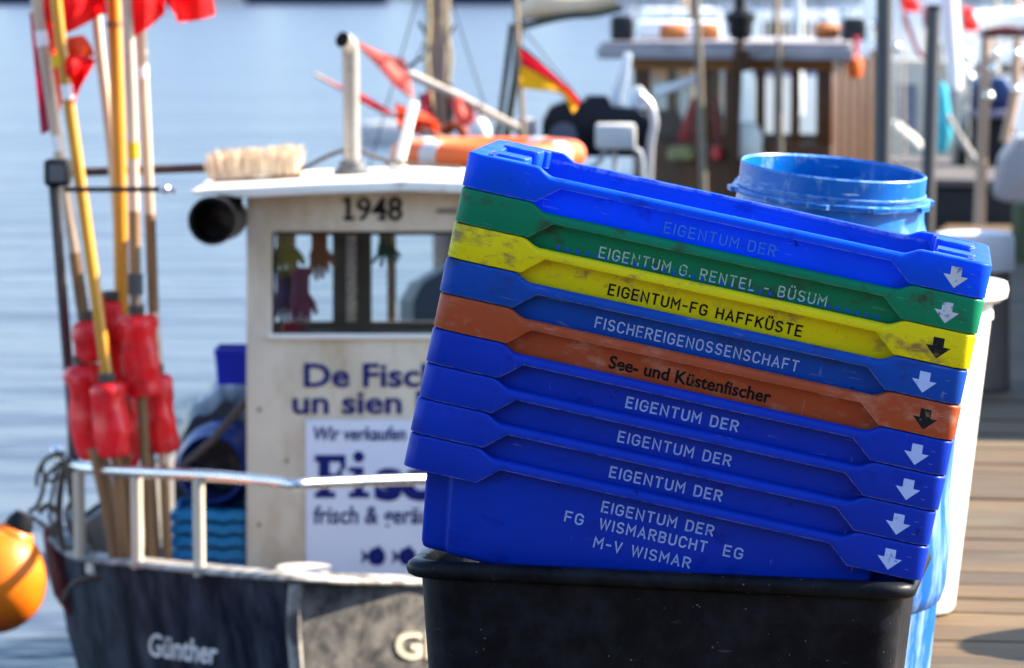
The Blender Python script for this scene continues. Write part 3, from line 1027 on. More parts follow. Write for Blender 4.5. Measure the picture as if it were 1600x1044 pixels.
for (x, y, Y, wd) in ((475, 893, 12.1, 46), (162, 882, 12.95, 28)):
    q = P(x, y + 14, Y)
    o = MB().lathe([(0, 0), (S(wd * 0.92, Y), 0), (S(wd, Y), 0.004), (S(wd, Y), 0.034), (S(wd * 0.94, Y), 0.040), (0, 0.042)], 28, Matrix.Translation(q), caps=(False, False)).build('hatch_cap', mat('worn_cap_paint', (0.55, 0.49, 0.42), 0.5, var=0.2, wear=(0.2, 0.15, 0.11), wear_amt=0.3), boat, world=True)

# wheelhouse
YC = 13.0


def frame(mb, x0, y0, x1, y1, wx0, wy0, wx1, wy1, Y, dep):
    o_ = [P(x0, y1, Y), P(x1, y1, Y), P(x1, y0, Y), P(x0, y0, Y)]
    i_ = [P(wx0, wy1, Y), P(wx1, wy1, Y), P(wx1, wy0, Y), P(wx0, wy0, Y)]
    dv = Vector((0, dep, 0))
    mb.loft([o_, i_, [p + dv for p in i_], [p + dv for p in o_]], closed=True)


mb = MB()
frame(mb, 385, 300, 885, 960, 425, 362, 845, 522, YC, 0.045)
fw_ = mb.build('cabin_front', M_cream, boat, world=True, bevel=0.006)
mb = MB()
for x in (387, 883):
    a_ = P(x, 302, YC).x
    s_ = 1 if x < 600 else -1
    zt1, zb1 = P(0, 302, YC).z, P(0, 955, YC).z
    z0w, z1w = P(0, 520, YC).z, P(0, 364, YC).z
    x0, x1 = sorted((a_, a_ + s_ * 0.03))
    mb.box((x0, YC + 0.046, zb1), (x1, YC + 0.62, z0w))
    mb.box((x0, YC + 0.046, z1w), (x1, YC + 0.62, zt1))
    mb.box((x0, YC + 0.046, z0w), (x1, YC + 0.12, z1w))
    mb.box((x0, YC + 0.55, z0w), (x1, YC + 0.62, z1w))
mb.build('cabin_sides', M_cream, boat, world=True)
mb = MB()
frame(mb, 396, 300, 878, 960, 420, 358, 850, 503, YC + 0.625, 0.04)
pbox(mb, 520, 359, 541, 502.5, YC + 0.60, 0.05)
pbox(mb, 557, 359, 580, 502.5, YC + 0.60, 0.05)
mb.build('cabin_rear', mat('grey_cabin_lining', (0.05, 0.048, 0.045), 0.7, var=0.2), boat, world=True)
mb = MB()
pbox(mb, 541.5, 359, 556.5, 502, YC + 0.59, 0.02)
mb.build('window_bar', M_steel, boat, world=True)
mb = MB()
pbox(mb, 426, 363, 844, 521, YC + 0.022, 0.006)
mb.build('window_pane', M_glass, boat, world=True)
mb = MB()
frame(mb, 425.6, 362.6, 844.4, 521.4, 429, 366, 841, 518.5, YC + 0.012, 0.03)
mb.build('window_seal', M_dark, boat, world=True)
for x, y in ((448, 720), (405, 640), (405, 820), (864, 700)):
    mb = MB().lathe([(0, 0), (S(3.2, YC), 0), (S(2.8, YC), 0.004), (0, 0.005)], 12, Matrix.Translation(P(x, y, YC) - Vector((0, 0.0002, 0))) @ Matrix.Rotation(R(90), 4, 'X'), caps=(False, False))
    mb.build('bolt_head', MATS['dull_bolt'] if 'dull_bolt' in MATS else mat('dull_bolt', (0.16, 0.11, 0.08), 0.6), boat, world=True)
mb = MB()
pbox(mb, 418, 522, 852, 530, YC - 0.020, 0.019)
mb.build('window_sill', M_roofw, boat, world=True, bevel=0.004)
mb = MB()
tp_ = [(298, 299), (330, 294), (400, 291), (500, 286), (635, 282), (770, 286), (870, 291), (940, 294), (972, 299)]
bt_ = [(972, 304), (940, 305), (890, 309), (770, 304), (635, 299), (500, 303), (385, 309), (335, 304), (298, 304)]
pprism(mb, tp_ + bt_, YC - 0.14, 0.88)
mb.build('roof', M_roofw, boat, world=True, bevel=0.008, angle=50)
mb = MB()
pbox(mb, 598, 263, 905, 271, 13.90, 0.62)
for x in (612, 892):
    pbox(mb, x - 6, 271.5, x + 6, 900, 14.2, 0.05)
mb.build('aft_shelf', mat('brown_shelf_timber', (0.17, 0.10, 0.06), 0.7, var=0.25), boat, world=True)
# lettering on the wheelhouse
face_text('De Fischer', 475, 742, 604, 37, YC, M_navytxt, boat, bold=0.022)
face_text('un sien Fru', 457, 728, 646, 36, YC, M_navytxt, boat, bold=0.022)
srf = [[(536, 344), (554, 344), (554, 339), (536, 339)], [(536, 316), (536, 312), (543, 307), (545, 312)], [(590, 344), (603, 344), (603, 339.5), (590, 339.5)]]
face_text('1948', 541, 629, 344, 37, YC, M_blktxt, boat, bold=0.018, extra=srf)
mb = MB()
pbox(mb, 683, 326, 716, 334, YC - 0.006, 0.005)
mb.build('name_plate', mat('dull_grey_plate', (0.2, 0.17, 0.14), 0.6), boat, world=True)
mb = MB()
pbox(mb, 478, 657, 795, 899, YC - 0.012, 0.011)
sb = mb.build('sign_board', M_board, boat, world=True, bevel=0.002, bseg=1)
YS = YC - 0.0125


def board_text(*a, **k):
    o_ = face_text(*a, **k)
    o_.parent = sb
    return o_


board_text('Wir verkaufen', 490, 634, 688, 22, YS, M_navytxt, boat, bold=0.02, shear=0.15, proud=0.002)
slab = [[(498, 769), (515, 769), (515, 722), (498, 722)], [(492, 722), (540, 722), (540, 711), (492, 711)], [(492, 778), (524, 778), (524, 769), (492, 769)], [(515, 750), (528, 750), (528, 740), (515, 740)],
        [(528, 757), (534, 757), (534, 733), (528, 733)], [(533, 734), (540, 734), (540, 722), (531, 722)],
        [(553, 769), (568, 769), (568, 738), (553, 738)], [(545, 738), (568, 738), (568, 730), (545, 730)], [(545, 778), (577, 778), (577, 769), (545, 769)],
        [(560.5 + 9 * math.cos(q * math.pi / 6), 714 + 9 * math.sin(q * math.pi / 6)) for q in range(12)],
        [(668, 778), (700, 778), (700, 769), (668, 769)], [(704, 778), (732, 778), (732, 769), (704, 769)]]
board_text('sch', 585, 726, 778, 66, YS, M_navytxt, boat, bold=0.05, extra=slab, proud=0.002)
board_text('frisch & geräuchert', 490, 742, 818, 28, YS, M_navytxt, boat, bold=0.018, shear=0.08, proud=0.002)
mb = MB()
for x0 in (564, 612, 660):
    n_ = 14
    body = [(x0 + 11 + 27 * (1 - math.cos(math.pi * q / n_)) / 2, 870 - 14 * math.sin(math.pi * q / n_) ** 0.8) for q in range(n_ + 1)]
    body += [(x, 1740 - y) for x, y in reversed(body[1:-1])]
    mb.add([P(x, y, YS - 0.002) for x, y in body], [tuple(range(len(body)))])
    mb.add([P(x, y, YS - 0.0024) for x, y in ((x0 + 13, 870), (x0, 858), (x0 + 3, 870), (x0, 882))], [(0, 1, 2, 3)])
    mb.add([P(x, y, YS - 0.0028) for x, y in ((x0 + 18, 860), (x0 + 28, 852), (x0 + 33, 860))], [(0, 1, 2)])
mb.build('fish_emblem', M_navytxt, sb, world=True, recalc=False)
# lettering on the hull
face_text('Günther', 232, 340, 1024, 36, 0, M_wtxt, hull, bold=0.02, shear=0.12, surf=HBVH, slope=0.13)
face_text('GER', 618, 735, 1028, 42, 0, M_ytxt, hull, bold=0.03, surf=SBVH)

# searchlight under the left roof overhang
mb = MB()
c0, c1 = P(331, 345, YC - 0.22), P(356, 338, YC + 0.10)
ax = (c1 - c0)
Mx = Matrix.Translation(c0) @ ax.to_track_quat('Z', 'Y').to_matrix().to_4x4()
rr = S(38, YC - 0.2)
L_ = ax.length
mb.lathe([(rr * 0.80, L_ * 0.85), (rr * 0.83, 0.012), (rr * 0.86, 0.0), (rr, 0.0), (rr * 1.02, 0.012), (rr, 0.03), (rr * 0.97, 0.034), (rr * 0.95, L_ * 0.6), (rr * 0.97, L_ * 0.62), (rr * 0.97, L_ * 0.8), (rr * 0.8, L_), (0, L_)], 40, Mx, caps=(True, False))
o = mb.build('lamp_housing', mat('glossy_black_housing', (0.004, 0.004, 0.005), 0.2, spec=0.3, var=0.2), boat, world=True)
mb = MB()
pbox(mb, 350, 309.5, 378, 330, YC - 0.06, 0.05)
mb.build('lamp_bracket', M_dark, boat, world=True)
# exhaust and fittings on the roof
YE = 13.35
mb = MB()
ptube(mb, [(550, 268, YE), (549, 180, YE), (548, 90, YE), (547.5, 76, YE - 0.004), (543, 66, YE - 0.018), (535, 62, YE - 0.04)], YE, 13.5, 20)
ex = mb.build('exhaust_pipe', mat('weathered_steel_pipe', (0.34, 0.31, 0.27), 0.34, metal=0.35, var=0.15, scale=4), boat, world=True)
mb = MB()
mc = P(535, 62, YE - 0.04)
dirn = (P(535, 62, YE - 0.04) - P(543, 66, YE - 0.018)).normalized()
mb.lathe([(0, 0.001), (S(12, YE), 0.001), (S(12, YE), 0.003), (0, 0.003)], 20, Matrix.Translation(mc) @ dirn.to_track_quat('Z', 'Y').to_matrix().to_4x4(), caps=(False, False))
mb.build('pipe_mouth', mat('pipe_hole_black', (0.003, 0.003, 0.003), 0.9), ex, world=True)  # flat dark disc stands in for the shaded hollow of the pipe
mb = MB()
mb.lathe([(0, 0), (S(30, YE), 0), (S(30, YE), 0.012), (S(22, YE), 0.02), (S(20, YE), 0.04), (S(15, YE), 0.045), (0, 0.045)], 24, Matrix.Translation(P(550, 273, YE)), caps=(False, False))
mb.build('pipe_flange', mat('grey_flange', (0.13, 0.125, 0.12), 0.5, metal=0.5), boat, world=True)
mb = MB()
ptube(mb, [(647, 158), (621, 268)], 13.5, [8.5, 8.5], 12)
ptube(mb, [(624, 255), (620, 270)], 13.5, [13, 16], 12)
mb.build('aerial_stub', M_roofw, boat, world=True)
mb = MB()
ptube(mb, smooth_path([(545, 232), (510, 245), (470, 266), (440, 280)]), 13.38, 3.2, 8)
ptube(mb, smooth_path([(552, 232), (590, 247), (640, 256), (720, 262)]), 13.45, 3.0, 8)
mb.build('stay_rope', M_rope, boat, world=True)
# mast with work lamp at the bow
YM = 12.62
mb = MB()
ptube(mb, [(84, 290, 12.62), (98, 470, 12.84), (112, 640, 13.05), (122, 900, 13.2)], YM, 8.5, 14)
mast = mb.build('mast', mat('dull_steel_mast', (0.15, 0.15, 0.155), 0.4, metal=0.8), boat, world=True)
mb = MB()
pbox(mb, 68, 249, 108, 292, YM - 0.04, 0.08)
o = mb.build('work_lamp', M_dark, boat, world=True, bevel=0.014, bseg=3)
mb = MB()
pbox(mb, 76, 257, 100, 284, YM - 0.044, 0.003)
mb.build('lamp_lens', mat('lamp_lens_grey', (0.10, 0.10, 0.11), 0.15), boat, world=True)
mb = MB()
ptube(mb, [(100, 296), (250, 296)], YM - 0.08, 4.2, 10)
mb.build('cross_rod', M_dark, boat, world=True)
mb = MB()
ptube(mb, [(250, 296), (254, 296), (262, 296), (265, 296), (268, 296), (276, 296)], YM - 0.08, [4, 6.5, 6.5, 4, 6.5, 5], 12)
mb.build('rod_end', M_steel, boat, world=True)
for pts, Y_, r_ in (([(120, 745), (98, 708), (75, 715), (60, 735), (57, 760)], 13.2, 3.2), ([(98, 720), (72, 745), (66, 770), (58, 790), (45, 800)], 13.1, 3.6), ([(100, 725), (92, 790), (96, 850), (112, 860)], 13.1, 6),
                    ([(105, 715), (112, 780), (135, 830), (150, 868)], 13.05, 4.5), ([(45, 805), (70, 822), (85, 830)], 13.0, 3.5), ([(97, 940), (112, 915), (135, 905), (160, 900)], 12.78, 4.5),
                    ([(110, 720), (82, 712), (66, 728), (74, 752), (96, 742), (106, 722)], 13.15, 3.4), ([(92, 716), (84, 760), (78, 800), (84, 842)], 13.25, 3.0), ([(108, 730), (120, 770), (104, 800), (118, 846), (140, 862)], 13.0, 4.0), ([(60, 800), (76, 790), (92, 806), (84, 826)], 13.05, 5)):
    mb = MB()
    ptube(mb, smooth_path(pts), Y_, r_, 8)
    mb.build('mooring_rope', M_rope, boat, world=True)

# things lying in or on the first boat
M_brist = mat('cream_bristles', (0.74, 0.59, 0.42), 0.9, var=0.15, scale=30, bump=0.008, bscale=60)
M_bwood = mat('dark_handle_wood', (0.055, 0.028, 0.024), 0.5, var=0.25)
YBR = 13.25
br = thing('deck_brush', 'long brush with cream bristles and dark handle lying on the wheelhouse roof', 'brush', P(400, 286, YBR))
mb = MB()
rnd = random.Random(3)
a_, b_ = P(330, 282, YBR), P(466, 270, YBR)
for q in range(650):
    u, t_ = rnd.random(), rnd.uniform(-0.035, 0.035)
    p = a_.lerp(b_, u) + Vector((0, t_, 0))
    e_ = max(0, abs(u - 0.5) * 2 - 0.8) * 5
    tip = p + Vector(((u - 0.5) * 0.02 + rnd.gauss(0, 0.009), t_ * 0.5 + rnd.uniform(-0.012, 0.012), rnd.uniform(0.064, 0.094) - 0.045 * e_ * rnd.random()))
    mb.tube([p, tip], [0.0034, 0.0020], 5)
mb.build('bristles', M_brist, br, world=True)
mb = MB()
pprism(mb, [(334, 290), (408, 288), (455, 282), (470, 278), (470, 270), (455, 272), (405, 279), (334, 280)], YBR - 0.035, 0.07)
mb.build('head', mat('brush_head_wood', (0.20, 0.12, 0.065), 0.6, var=0.2), br, world=True)
mb = MB()
ptube(mb, [(340, 262, YBR), (240, 265, YBR), (105, 270, YBR)], YBR, 7, 12)
mb.build('handle', M_bwood, br, world=True)

# lifebuoy
M_lifeo = mat('orange_lifebuoy', (0.72, 0.13, 0.03), 0.5, var=0.08, scale=4)
M_band = mat('grey_reflective_band', (0.50, 0.47, 0.46), 0.4, var=0.1)
YL = 14.25
lb = thing('lifebuoy', 'orange lifebuoy with grey bands lying flat behind the wheelhouse roof', 'lifebuoy', P(763, 263, YL))
R1, r1 = S(153, YL) - 0.047, 0.047
Ml = Matrix.Translation((0, 0, r1 + 0.001)) @ Matrix.Diagonal((1, 1, 1, 1))


def torus_part(a0, a1, r_):
    return [(R1 * math.cos(R(a0 + (a1 - a0) * q / 12)), R1 * math.sin(R(a0 + (a1 - a0) * q / 12)), r1 + 0.001) for q in range(13)]


mb = MB()
n_ = 64
rings = [[((R1 + r1 * math.cos(2 * math.pi * j / 16)) * math.cos(2 * math.pi * q / n_), (R1 + r1 * math.cos(2 * math.pi * j / 16)) * math.sin(2 * math.pi * q / n_), r1 + 0.001 + r1 * math.sin(2 * math.pi * j / 16)) for j in range(16)] for q in range(n_)]
mb.loft(rings, closed=True)
mb.build('ring', M_lifeo, lb)
for a0 in (232, 322, 52, 142):
    MB().tube(torus_part(a0 - 6, a0 + 6, r1), r1 + 0.003, 16).build('band', M_band, lb)
lb.rotation_euler = (R(0), R(0), 0)

# gloves hanging in the wheelhouse window
def glove(name, label, cx, y0, h, wpx, Y, color, mname, splay=1.0):
    g = thing(name, label, 'glove', P(cx, y0, Y), group='gloves hanging in the wheelhouse window')
    m = mat(mname, color, 0.65, var=0.2, scale=20)
    mb = MB()
    w_ = wpx / 2
    rings = []
    for y, k, dpt in ((0, 0.85, 0.5), (0.2, 0.8, 0.5), (0.38, 0.78, 0.42), (0.5, 1.0, 0.36), (0.64, 0.96, 0.32), (0.70, 0.8, 0.22)):
        c_ = P(cx, y0 + y * h, Y)
        rings.append([c_ + Vector((S(w_ * k, Y) * math.cos(2 * math.pi * q / 14), S(w_ * dpt, Y) * math.sin(2 * math.pi * q / 14), 0)) for q in range(14)])
    mb.loft(rings)
    for q, (ln, sx) in enumerate(((0.90, -0.72), (1.0, -0.25), (0.97, 0.25), (0.85, 0.7))):
        xa = cx + sx * w_
        ptube(mb, [(xa, y0 + 0.62 * h), (xa + sx * 3 * splay, y0 + (0.62 + ln) / 2 * h), (xa + sx * 6 * splay, y0 + ln * h - 3), (xa + sx * 6.5 * splay, y0 + ln * h)], Y, [w_ * .25, w_ * .24, w_ * .19, w_ * .06], 8)
    ptube(mb, [(cx + w_ * 0.7, y0 + 0.45 * h), (cx + w_ * 1.15, y0 + 0.58 * h), (cx + w_ * 1.35 * (1 + 0.15 * splay), y0 + 0.72 * h), (cx + w_ * 1.4, y0 + 0.74 * h)], Y, [w_ * .3, w_ * .28, w_ * .22, w_ * .06], 8)
    mb.build('glove_body', m, g, world=True)


glove('work_glove', 'yellow work glove hanging in the left of the wheelhouse window', 447, 355, 80, 38, YC + 0.11, (0.26, 0.18, 0.004), 'yellow_glove', 0.5)
glove('work_glove', 'orange work glove hanging between the yellow glove and the window bars', 499, 355, 84, 32, YC + 0.13, (0.26, 0.065, 0.014), 'orange_glove', 0.4)
glove('work_glove', 'purple grey work glove hanging below the yellow glove', 444, 422, 84, 32, YC + 0.2, (0.09, 0.055, 0.13), 'purple_glove', 0.3)
glove('work_glove', 'pink work glove hanging below and beside the purple one', 470, 418, 100, 34, YC + 0.16, (0.22, 0.05, 0.09), 'pink_glove', 0.2)
glove('work_glove', 'dark green work glove with spread fingers right of the window bars', 602, 355, 64, 26, YC + 0.2, (0.015, 0.06, 0.035), 'green_glove', 2.2)
mb = MB()
ptube(mb, [(427, 366), (843, 366)], YC + 0.14, 1.6, 6)
mb.build('glove_line', M_rope, boat, world=True)
rg = MB()
rg.grid(lambda u, v: P(436 + 36 * u, 522 - 26 * math.sin(math.pi * u) * (0.8 + 0.2 * math.sin(9 * u)) * (1 - abs(2 * v - 1) ** 2), YC + 0.10 + 0.12 * v), 14, 8)
tag(rg.build('red_rag', mat('red_rag_cloth', (0.42, 0.012, 0.02), 0.8), solid=0.003), 'crumpled red rag on the inside sill of the wheelhouse window', 'rag')
# marker buoys bundled at the bow
M_flag = mat('red_flag_cloth', (0.78, 0.006, 0.008), 0.7, var=0.12, scale=8, trans=0.45)
M_flagd = mat('dark_red_flag_cloth', (0.30, 0.004, 0.03), 0.7, var=0.12, scale=8, trans=0.3)
M_flago = mat('orange_flag_cloth', (0.72, 0.06, 0.01), 0.7, var=0.12, scale=8, trans=0.45)
M_float = mat('red_float_foam', (0.70, 0.005, 0.008), 0.32, spec=0.45, var=0.25, scale=9, wear=(0.30, 0.005, 0.01), wear_amt=0.25, wear_scale=20, bump=0.002, bscale=40)
M_bamboo = mat('yellow_bamboo', (0.60, 0.25, 0.02), 0.22, coat=0.5, var=0.28, scale=9, stretch=(1, 1, 0.2))
M_pale = mat('pale_peeled_pole', (0.58, 0.42, 0.29), 0.26, coat=0.4, var=0.3, scale=9, stretch=(1, 1, 0.2), wear=(0.12, 0.07, 0.045), wear_amt=0.22, wear_scale=4)
M_brownp = mat('brown_pole', (0.22, 0.12, 0.05), 0.55, var=0.3, scale=9, stretch=(1, 1, 0.2))
M_tape = mat('white_tape', (0.8, 0.78, 0.74), 0.35)
M_ytape = mat('yellow_tape', (0.78, 0.42, 0.01), 0.4)


def cloth(mb, corners, Y, amp=0.04, waves=2.0, ph=0.0, nu=18, nv=12):
    """cloth hung between four photo points (hoist top, fly top, fly bottom, hoist bottom), rippling in depth"""
    c_ = [Vector(c) for c in corners]

    def fn(u, v):
        p = (c_[0].lerp(c_[1], u)).lerp(c_[3].lerp(c_[2], u), v)
        rip = math.sin(2 * math.pi * waves * u + ph + 1.3 * v)
        return P(p.x + 3 * math.sin(5 * u + 3 * v + ph) * u, p.y + 5 * math.sin(4 * u + ph) * u, Y + amp * rip * (0.25 + 0.75 * u) + 0.02 * math.sin(7 * v + ph))
    return mb.grid(fn, nu, nv)


def marker(label, line, Y, rpx, pm, floats=(), flags=(), tapes=(), low=None):
    t_ = thing('marker_buoy', label, 'marker buoy', P(*line[-1], Y), group='flagged marker buoys bundled at the bow')
    mb = MB()
    sp_ = smooth_path(line, 8)
    ys_ = (floats[0][3] - 20) if floats else 600
    ptube(mb, [p for p in sp_ if p[1] <= ys_ + 40], Y, rpx * 0.88, 14)
    mb.build('pole', pm, t_, world=True)
    mb = MB()
    ptube(mb, [p for p in sp_ if p[1] > ys_], Y, rpx * 0.80, 14)
    mb.build('lower_pole', M_brownp, t_, world=True)
    for fi_, (xa, ya, xb, yb, r_) in enumerate(floats):
        a_, b_ = P(xa, ya, Y), P(xb, yb, Y)
        ax_ = b_ - a_
        Mx_ = Matrix.Translation(a_) @ ax_.to_track_quat('Z', 'Y').to_matrix().to_4x4()
        q = S(r_, Y)
        L2 = ax_.length
        fm = MB()
        fm.lathe([(0, 0), (q * 0.62, 0.0), (q * 0.86, 0.006), (q * 0.98, 0.02)] + [(q * (1.0 + 0.02 * math.sin(9 * k_ + xa)), 0.03 + (L2 - 0.06) * k_ / 8) for k_ in range(9)] + [(q * 0.98, L2 - 0.018), (q * 0.85, L2 - 0.004), (q * 0.5, L2), (0, L2)], 28, Mx_, caps=(False, False))
        fm.v = [p_ + (p_ - (a_ + ax_ * ((p_ - a_).dot(ax_) / ax_.length_squared))) * (0.30 * mnoise.noise(p_ * 15.0 + Vector((xa, 0, 0))) + 0.10 * mnoise.noise(p_ * 45.0)) for p_ in fm.v]
        fm.build('float', M_float, t_, world=True, angle=60)
        if r_ > 15:
            pr_ = S(rpx, Y)
            MB().lathe([(0.0, -0.03)] + [(pr_ + 0.003 + 0.004 * (k_ % 2), -0.03 + 0.0035 * k_) for k_ in range(9)] + [(0, 0.0)], 16, Mx_, caps=(False, False)).build('lashing', M_rope, t_, world=True)
    for (cs, amp, wv, ph, m) in flags:
        Yf_ = Y + (0.09 if m is M_flagd else 0.05 if m is M_flago else 0.0)
        o_ = cloth(MB(), cs, Yf_, amp, wv, ph).build('flag', m, t_, world=True, angle=180, recalc=False)
    for (xa, ya, xb, yb, r_, m) in tapes:
        mb = MB()
        ptube(mb, [(xa, ya), (xb, yb)], Y, r_ * 0.89, 14)
        mb.build('tape', m, t_, world=True)
    return t_


YK = 12.85
marker('leftmost flagged marker buoy with a pale pole and two red floats', [(40, -120), (57, 0), (96, 260), (135, 520), (158, 680), (180, 885)], YK, 11, M_pale,
       floats=((137, 501, 140, 566, 23), (129, 570, 150, 718, 29)), flags=(([(72, -90), (164, -60), (158, 26), (72, 66)], 0.07, 1.2, 0.4, M_flag), ([(46, 20), (76, 10), (92, 200), (64, 210)], 0.03, 0.6, 2.0, M_flagd), ([(66, -10), (94, 0), (104, 120), (92, 190)], 0.03, 0.6, 1.0, M_flago)),
       tapes=((64.2, 48, 67.6, 72, 11.5, M_tape), (88, 212, 91.6, 236, 11.5, M_tape), (116, 395, 133.5, 512, 11.4, M_brownp)))
marker('flagged marker buoy with a leaning yellow bamboo pole and a torn red flag', [(82, -60), (95, 66), (130, 320), (165, 572), (176, 662), (196, 885)], YK - 0.12, 11, M_bamboo,
       floats=((167, 598, 180, 714, 27),), flags=(([(92, 56), (132, 60), (147, 92), (98, 96)], 0.05, 1.0, 1.2, M_flago), ([(98, 88), (147, 90), (126, 140), (112, 165)], 0.04, 1.0, 3.0, M_flag)),
       tapes=((104, 132, 107, 155, 11.6, M_tape), (89, 85, 91, 105, 11.6, M_ytape)))
marker('flagged marker buoy with a thin pale pole behind the thick bamboo pole', [(146, -80), (152, 40), (172, 215), (186, 380), (196, 640), (216, 885)], YK + 0.2, 9.5, M_pale,
       floats=((193, 615, 200, 730, 21),), flags=(([(146, -90), (182, -70), (178, 20), (150, 22)], 0.04, 0.8, 0.2, M_flagd),))
marker('marker buoy with the thickest bamboo pole and a bright red float', [(170, -120), (177, 0), (186, 250), (190, 470), (192, 640), (200, 885)], YK + 0.1, 13, M_bamboo,
       floats=((176, 470, 178, 615, 22), (162, 458, 163, 486, 9)), tapes=((178, 34, 178.3, 42, 14.5, M_brownp),))
marker('flagged marker buoy with a pale pole, yellow tape and the largest red float', [(194, -120), (199, 0), (207, 210), (212, 430), (222, 640), (236, 885)], YK - 0.05, 10, M_pale,
       floats=((214, 492, 224, 619, 29),), flags=(([(200, -70), (246, -40), (256, 26), (203, 62)], 0.06, 1.1, 0.8, M_flag),), tapes=((207.5, 222, 208.5, 248, 10.6, M_ytape), (209.6, 330, 212.5, 488, 10.4, M_brownp), (211.4, 428, 212, 460, 14, M_galv)))
marker('rightmost flagged marker buoy with a pale pole and a slim red float', [(210, -120), (220, 50), (231, 270), (240, 480), (252, 640), (262, 885)], YK + 0.05, 9.5, M_pale,
       floats=((245, 584, 258, 708, 22),), flags=(([(262, -70), (318, -60), (334, 28), (276, 34)], 0.05, 0.9, 0.5, M_flag), ([(214, -60), (262, -70), (276, 34), (250, -20)], 0.05, 0.9, 0.5, M_flag)),
       tapes=((222.6, 104, 223.4, 122, 10.2, M_tape), (234.2, 335, 240.0, 488, 9.9, M_brownp)))
# loose poles between the floats
for i_, (ln, r_, lb_) in enumerate((([(222, 610), (232, 700), (244, 890)], 9, 'brown stick below the largest red float'), ([(150, 700), (170, 790), (190, 890)], 13, 'thick brown stick below the leftmost red floats'))):
    mb = MB()
    ptube(mb, ln, YK + 0.06 * (1 - 2 * i_), r_, 12)
    tag(mb.build('wooden_stick', M_brownp), lb_, 'stick')

# orange fender buoy
YF = 12.5
fd = thing('fender_buoy', 'round orange fender buoy hanging off the bow at the left edge', 'fender', P(-10, 905, YF))
axf = (P(40, 800, YF) - P(-10, 905, YF)).normalized()
Mf = axf.to_track_quat('Z', 'Y').to_matrix().to_4x4()
rf = S(85, YF)
prof = [(rf * math.sin(math.pi * q / 24) * (1 - 0.06 * max(0, -math.cos(math.pi * q / 24))), -rf * math.cos(math.pi * q / 24) * 1.02) for q in range(0, 22)]
prof += [(rf * 0.36, rf * 0.98), (rf * 0.27, rf * 1.06)]
MB().lathe(prof, 48, Mf, caps=(True, True)).build('ball', mat('orange_fender_vinyl', (0.82, 0.17, 0.004), 0.42, var=0.1, scale=5, wear=(0.62, 0.10, 0.01), wear_amt=0.3, wear_scale=7), fd)
MB().lathe([(0, rf * 1.0), (rf * 0.275, rf * 1.065), (rf * 0.25, rf * 1.2), (rf * 0.17, rf * 1.36), (0, rf * 1.38)], 24, Mf, caps=(False, False)).build('eye', M_dark, fd)

# lying barrel, trays, blue box, cover and boathook left of the wheelhouse
M_navyb = mat('dark_blue_barrel', (0.002, 0.03, 0.20), 0.4, var=0.15)
YV = 13.25
bb = thing('lying_barrel', 'dark blue barrel lying on its side with its open end towards the camera', 'barrel', P(330, 733, YV))
rv = S(66, YV)
Mb = Matrix.Rotation(R(-90), 4, 'X') @ Matrix.Rotation(R(6), 4, 'Y')
MB().lathe([(rv * 0.70, 0.5), (rv * 0.72, 0.03), (rv * 0.74, 0.0), (rv * 0.80, -0.004), (rv * 0.83, 0.01), (rv * 0.86, 0.05), (rv * 0.97, 0.09), (rv, 0.14), (rv, 0.55), (rv * 0.9, 0.6), (0, 0.6)], 48, Mb, caps=(True, False)).build('shell', M_navyb, bb)
M_tq = mat('turquoise_tray_plastic', (0.006, 0.20, 0.42), 0.45, var=0.1)
proto = None
for q in range(5):
    yb_ = 897 - q * 20
    if proto is None:
        proto = thing('plastic_tray', 'lowest turquoise tray in the stack under the lying barrel', 'tray', P(328, yb_, 13.05), group='turquoise trays stacked in the boat')
        wv = S(63, 13.05)
        hh = S(19, 13.05)
        mb = MB()
        xs_ = [(-wv + 2 * wv * j / 24) for j in range(25)]
        tops = [hh * (0.80 + 0.20 * abs(math.sin(j * math.pi / 8))) for j in range(25)]
        bots = [hh * (0.02 + 0.22 * abs(math.sin(j * math.pi / 8))) for j in range(25)]
        for yy, th in ((0, 0.012), (0.34, 0.012)):
            mb.loft([[Vector((x, yy, b_)), Vector((x, yy + th, b_)), Vector((x, yy + th, t_)), Vector((x, yy, t_))] for x, b_, t_ in zip(xs_, bots, tops)])
        for xx in (-wv + 0.001, wv - 0.013):
            mb.box((xx, 0.013, 0.004), (xx + 0.012, 0.339, hh * 0.8))
        mb.box((-wv + 0.014, 0.013, hh * 0.3), (wv - 0.014, 0.339, hh * 0.36))
        mb.build('tray_body', M_tq, proto, angle=50)
        mb = MB()
        for j in range(4):
            xx = -wv + 2 * wv * (j + 0.5) / 4
            mb.box((xx - 0.008, -0.008, 0.006), (xx + 0.008, -0.0005, hh * 0.8))
        mb.build('front_ribs', M_tq, proto)
        cur = proto
    else:
        cur = copy_thing(proto, P(328, yb_, 13.05))
        cur['label'] = ('', 'second turquoise tray from the bottom of the stack', 'middle turquoise tray of the stack under the barrel', 'second turquoise tray from the top of the stack', 'topmost turquoise tray, directly under the lying barrel')[q]
mb = MB()
a_, b_ = P(334, 602, 13.4), P(392, 546, 13.4)
x0, x1, z0, z1 = a_.x, b_.x, a_.z, b_.z
mb.loft([[Vector((x, y, z)) for x, y in rrect((x1 - x0) / 2 - i_, 0.10 - i_, 0.012, seg=3, cx=(x0 + x1) / 2, cy=13.5)] for i_, z in ((0.010, z0), (0.003, z1 - 0.02), (0, z1 - 0.018), (0, z1), (0.006, z1), (0.012, z0 + 0.01))])
o = mb.build('blue_box', mat('royal_blue_box', (0.004, 0.02, 0.45), 0.4))
tag(o, 'small royal blue box against the left side of the wheelhouse', 'box')
mb = MB()
cv = [(272, 690), (285, 650), (310, 622), (345, 604), (384, 596)]
cvs = smooth_path(cv, 5)
rings = []
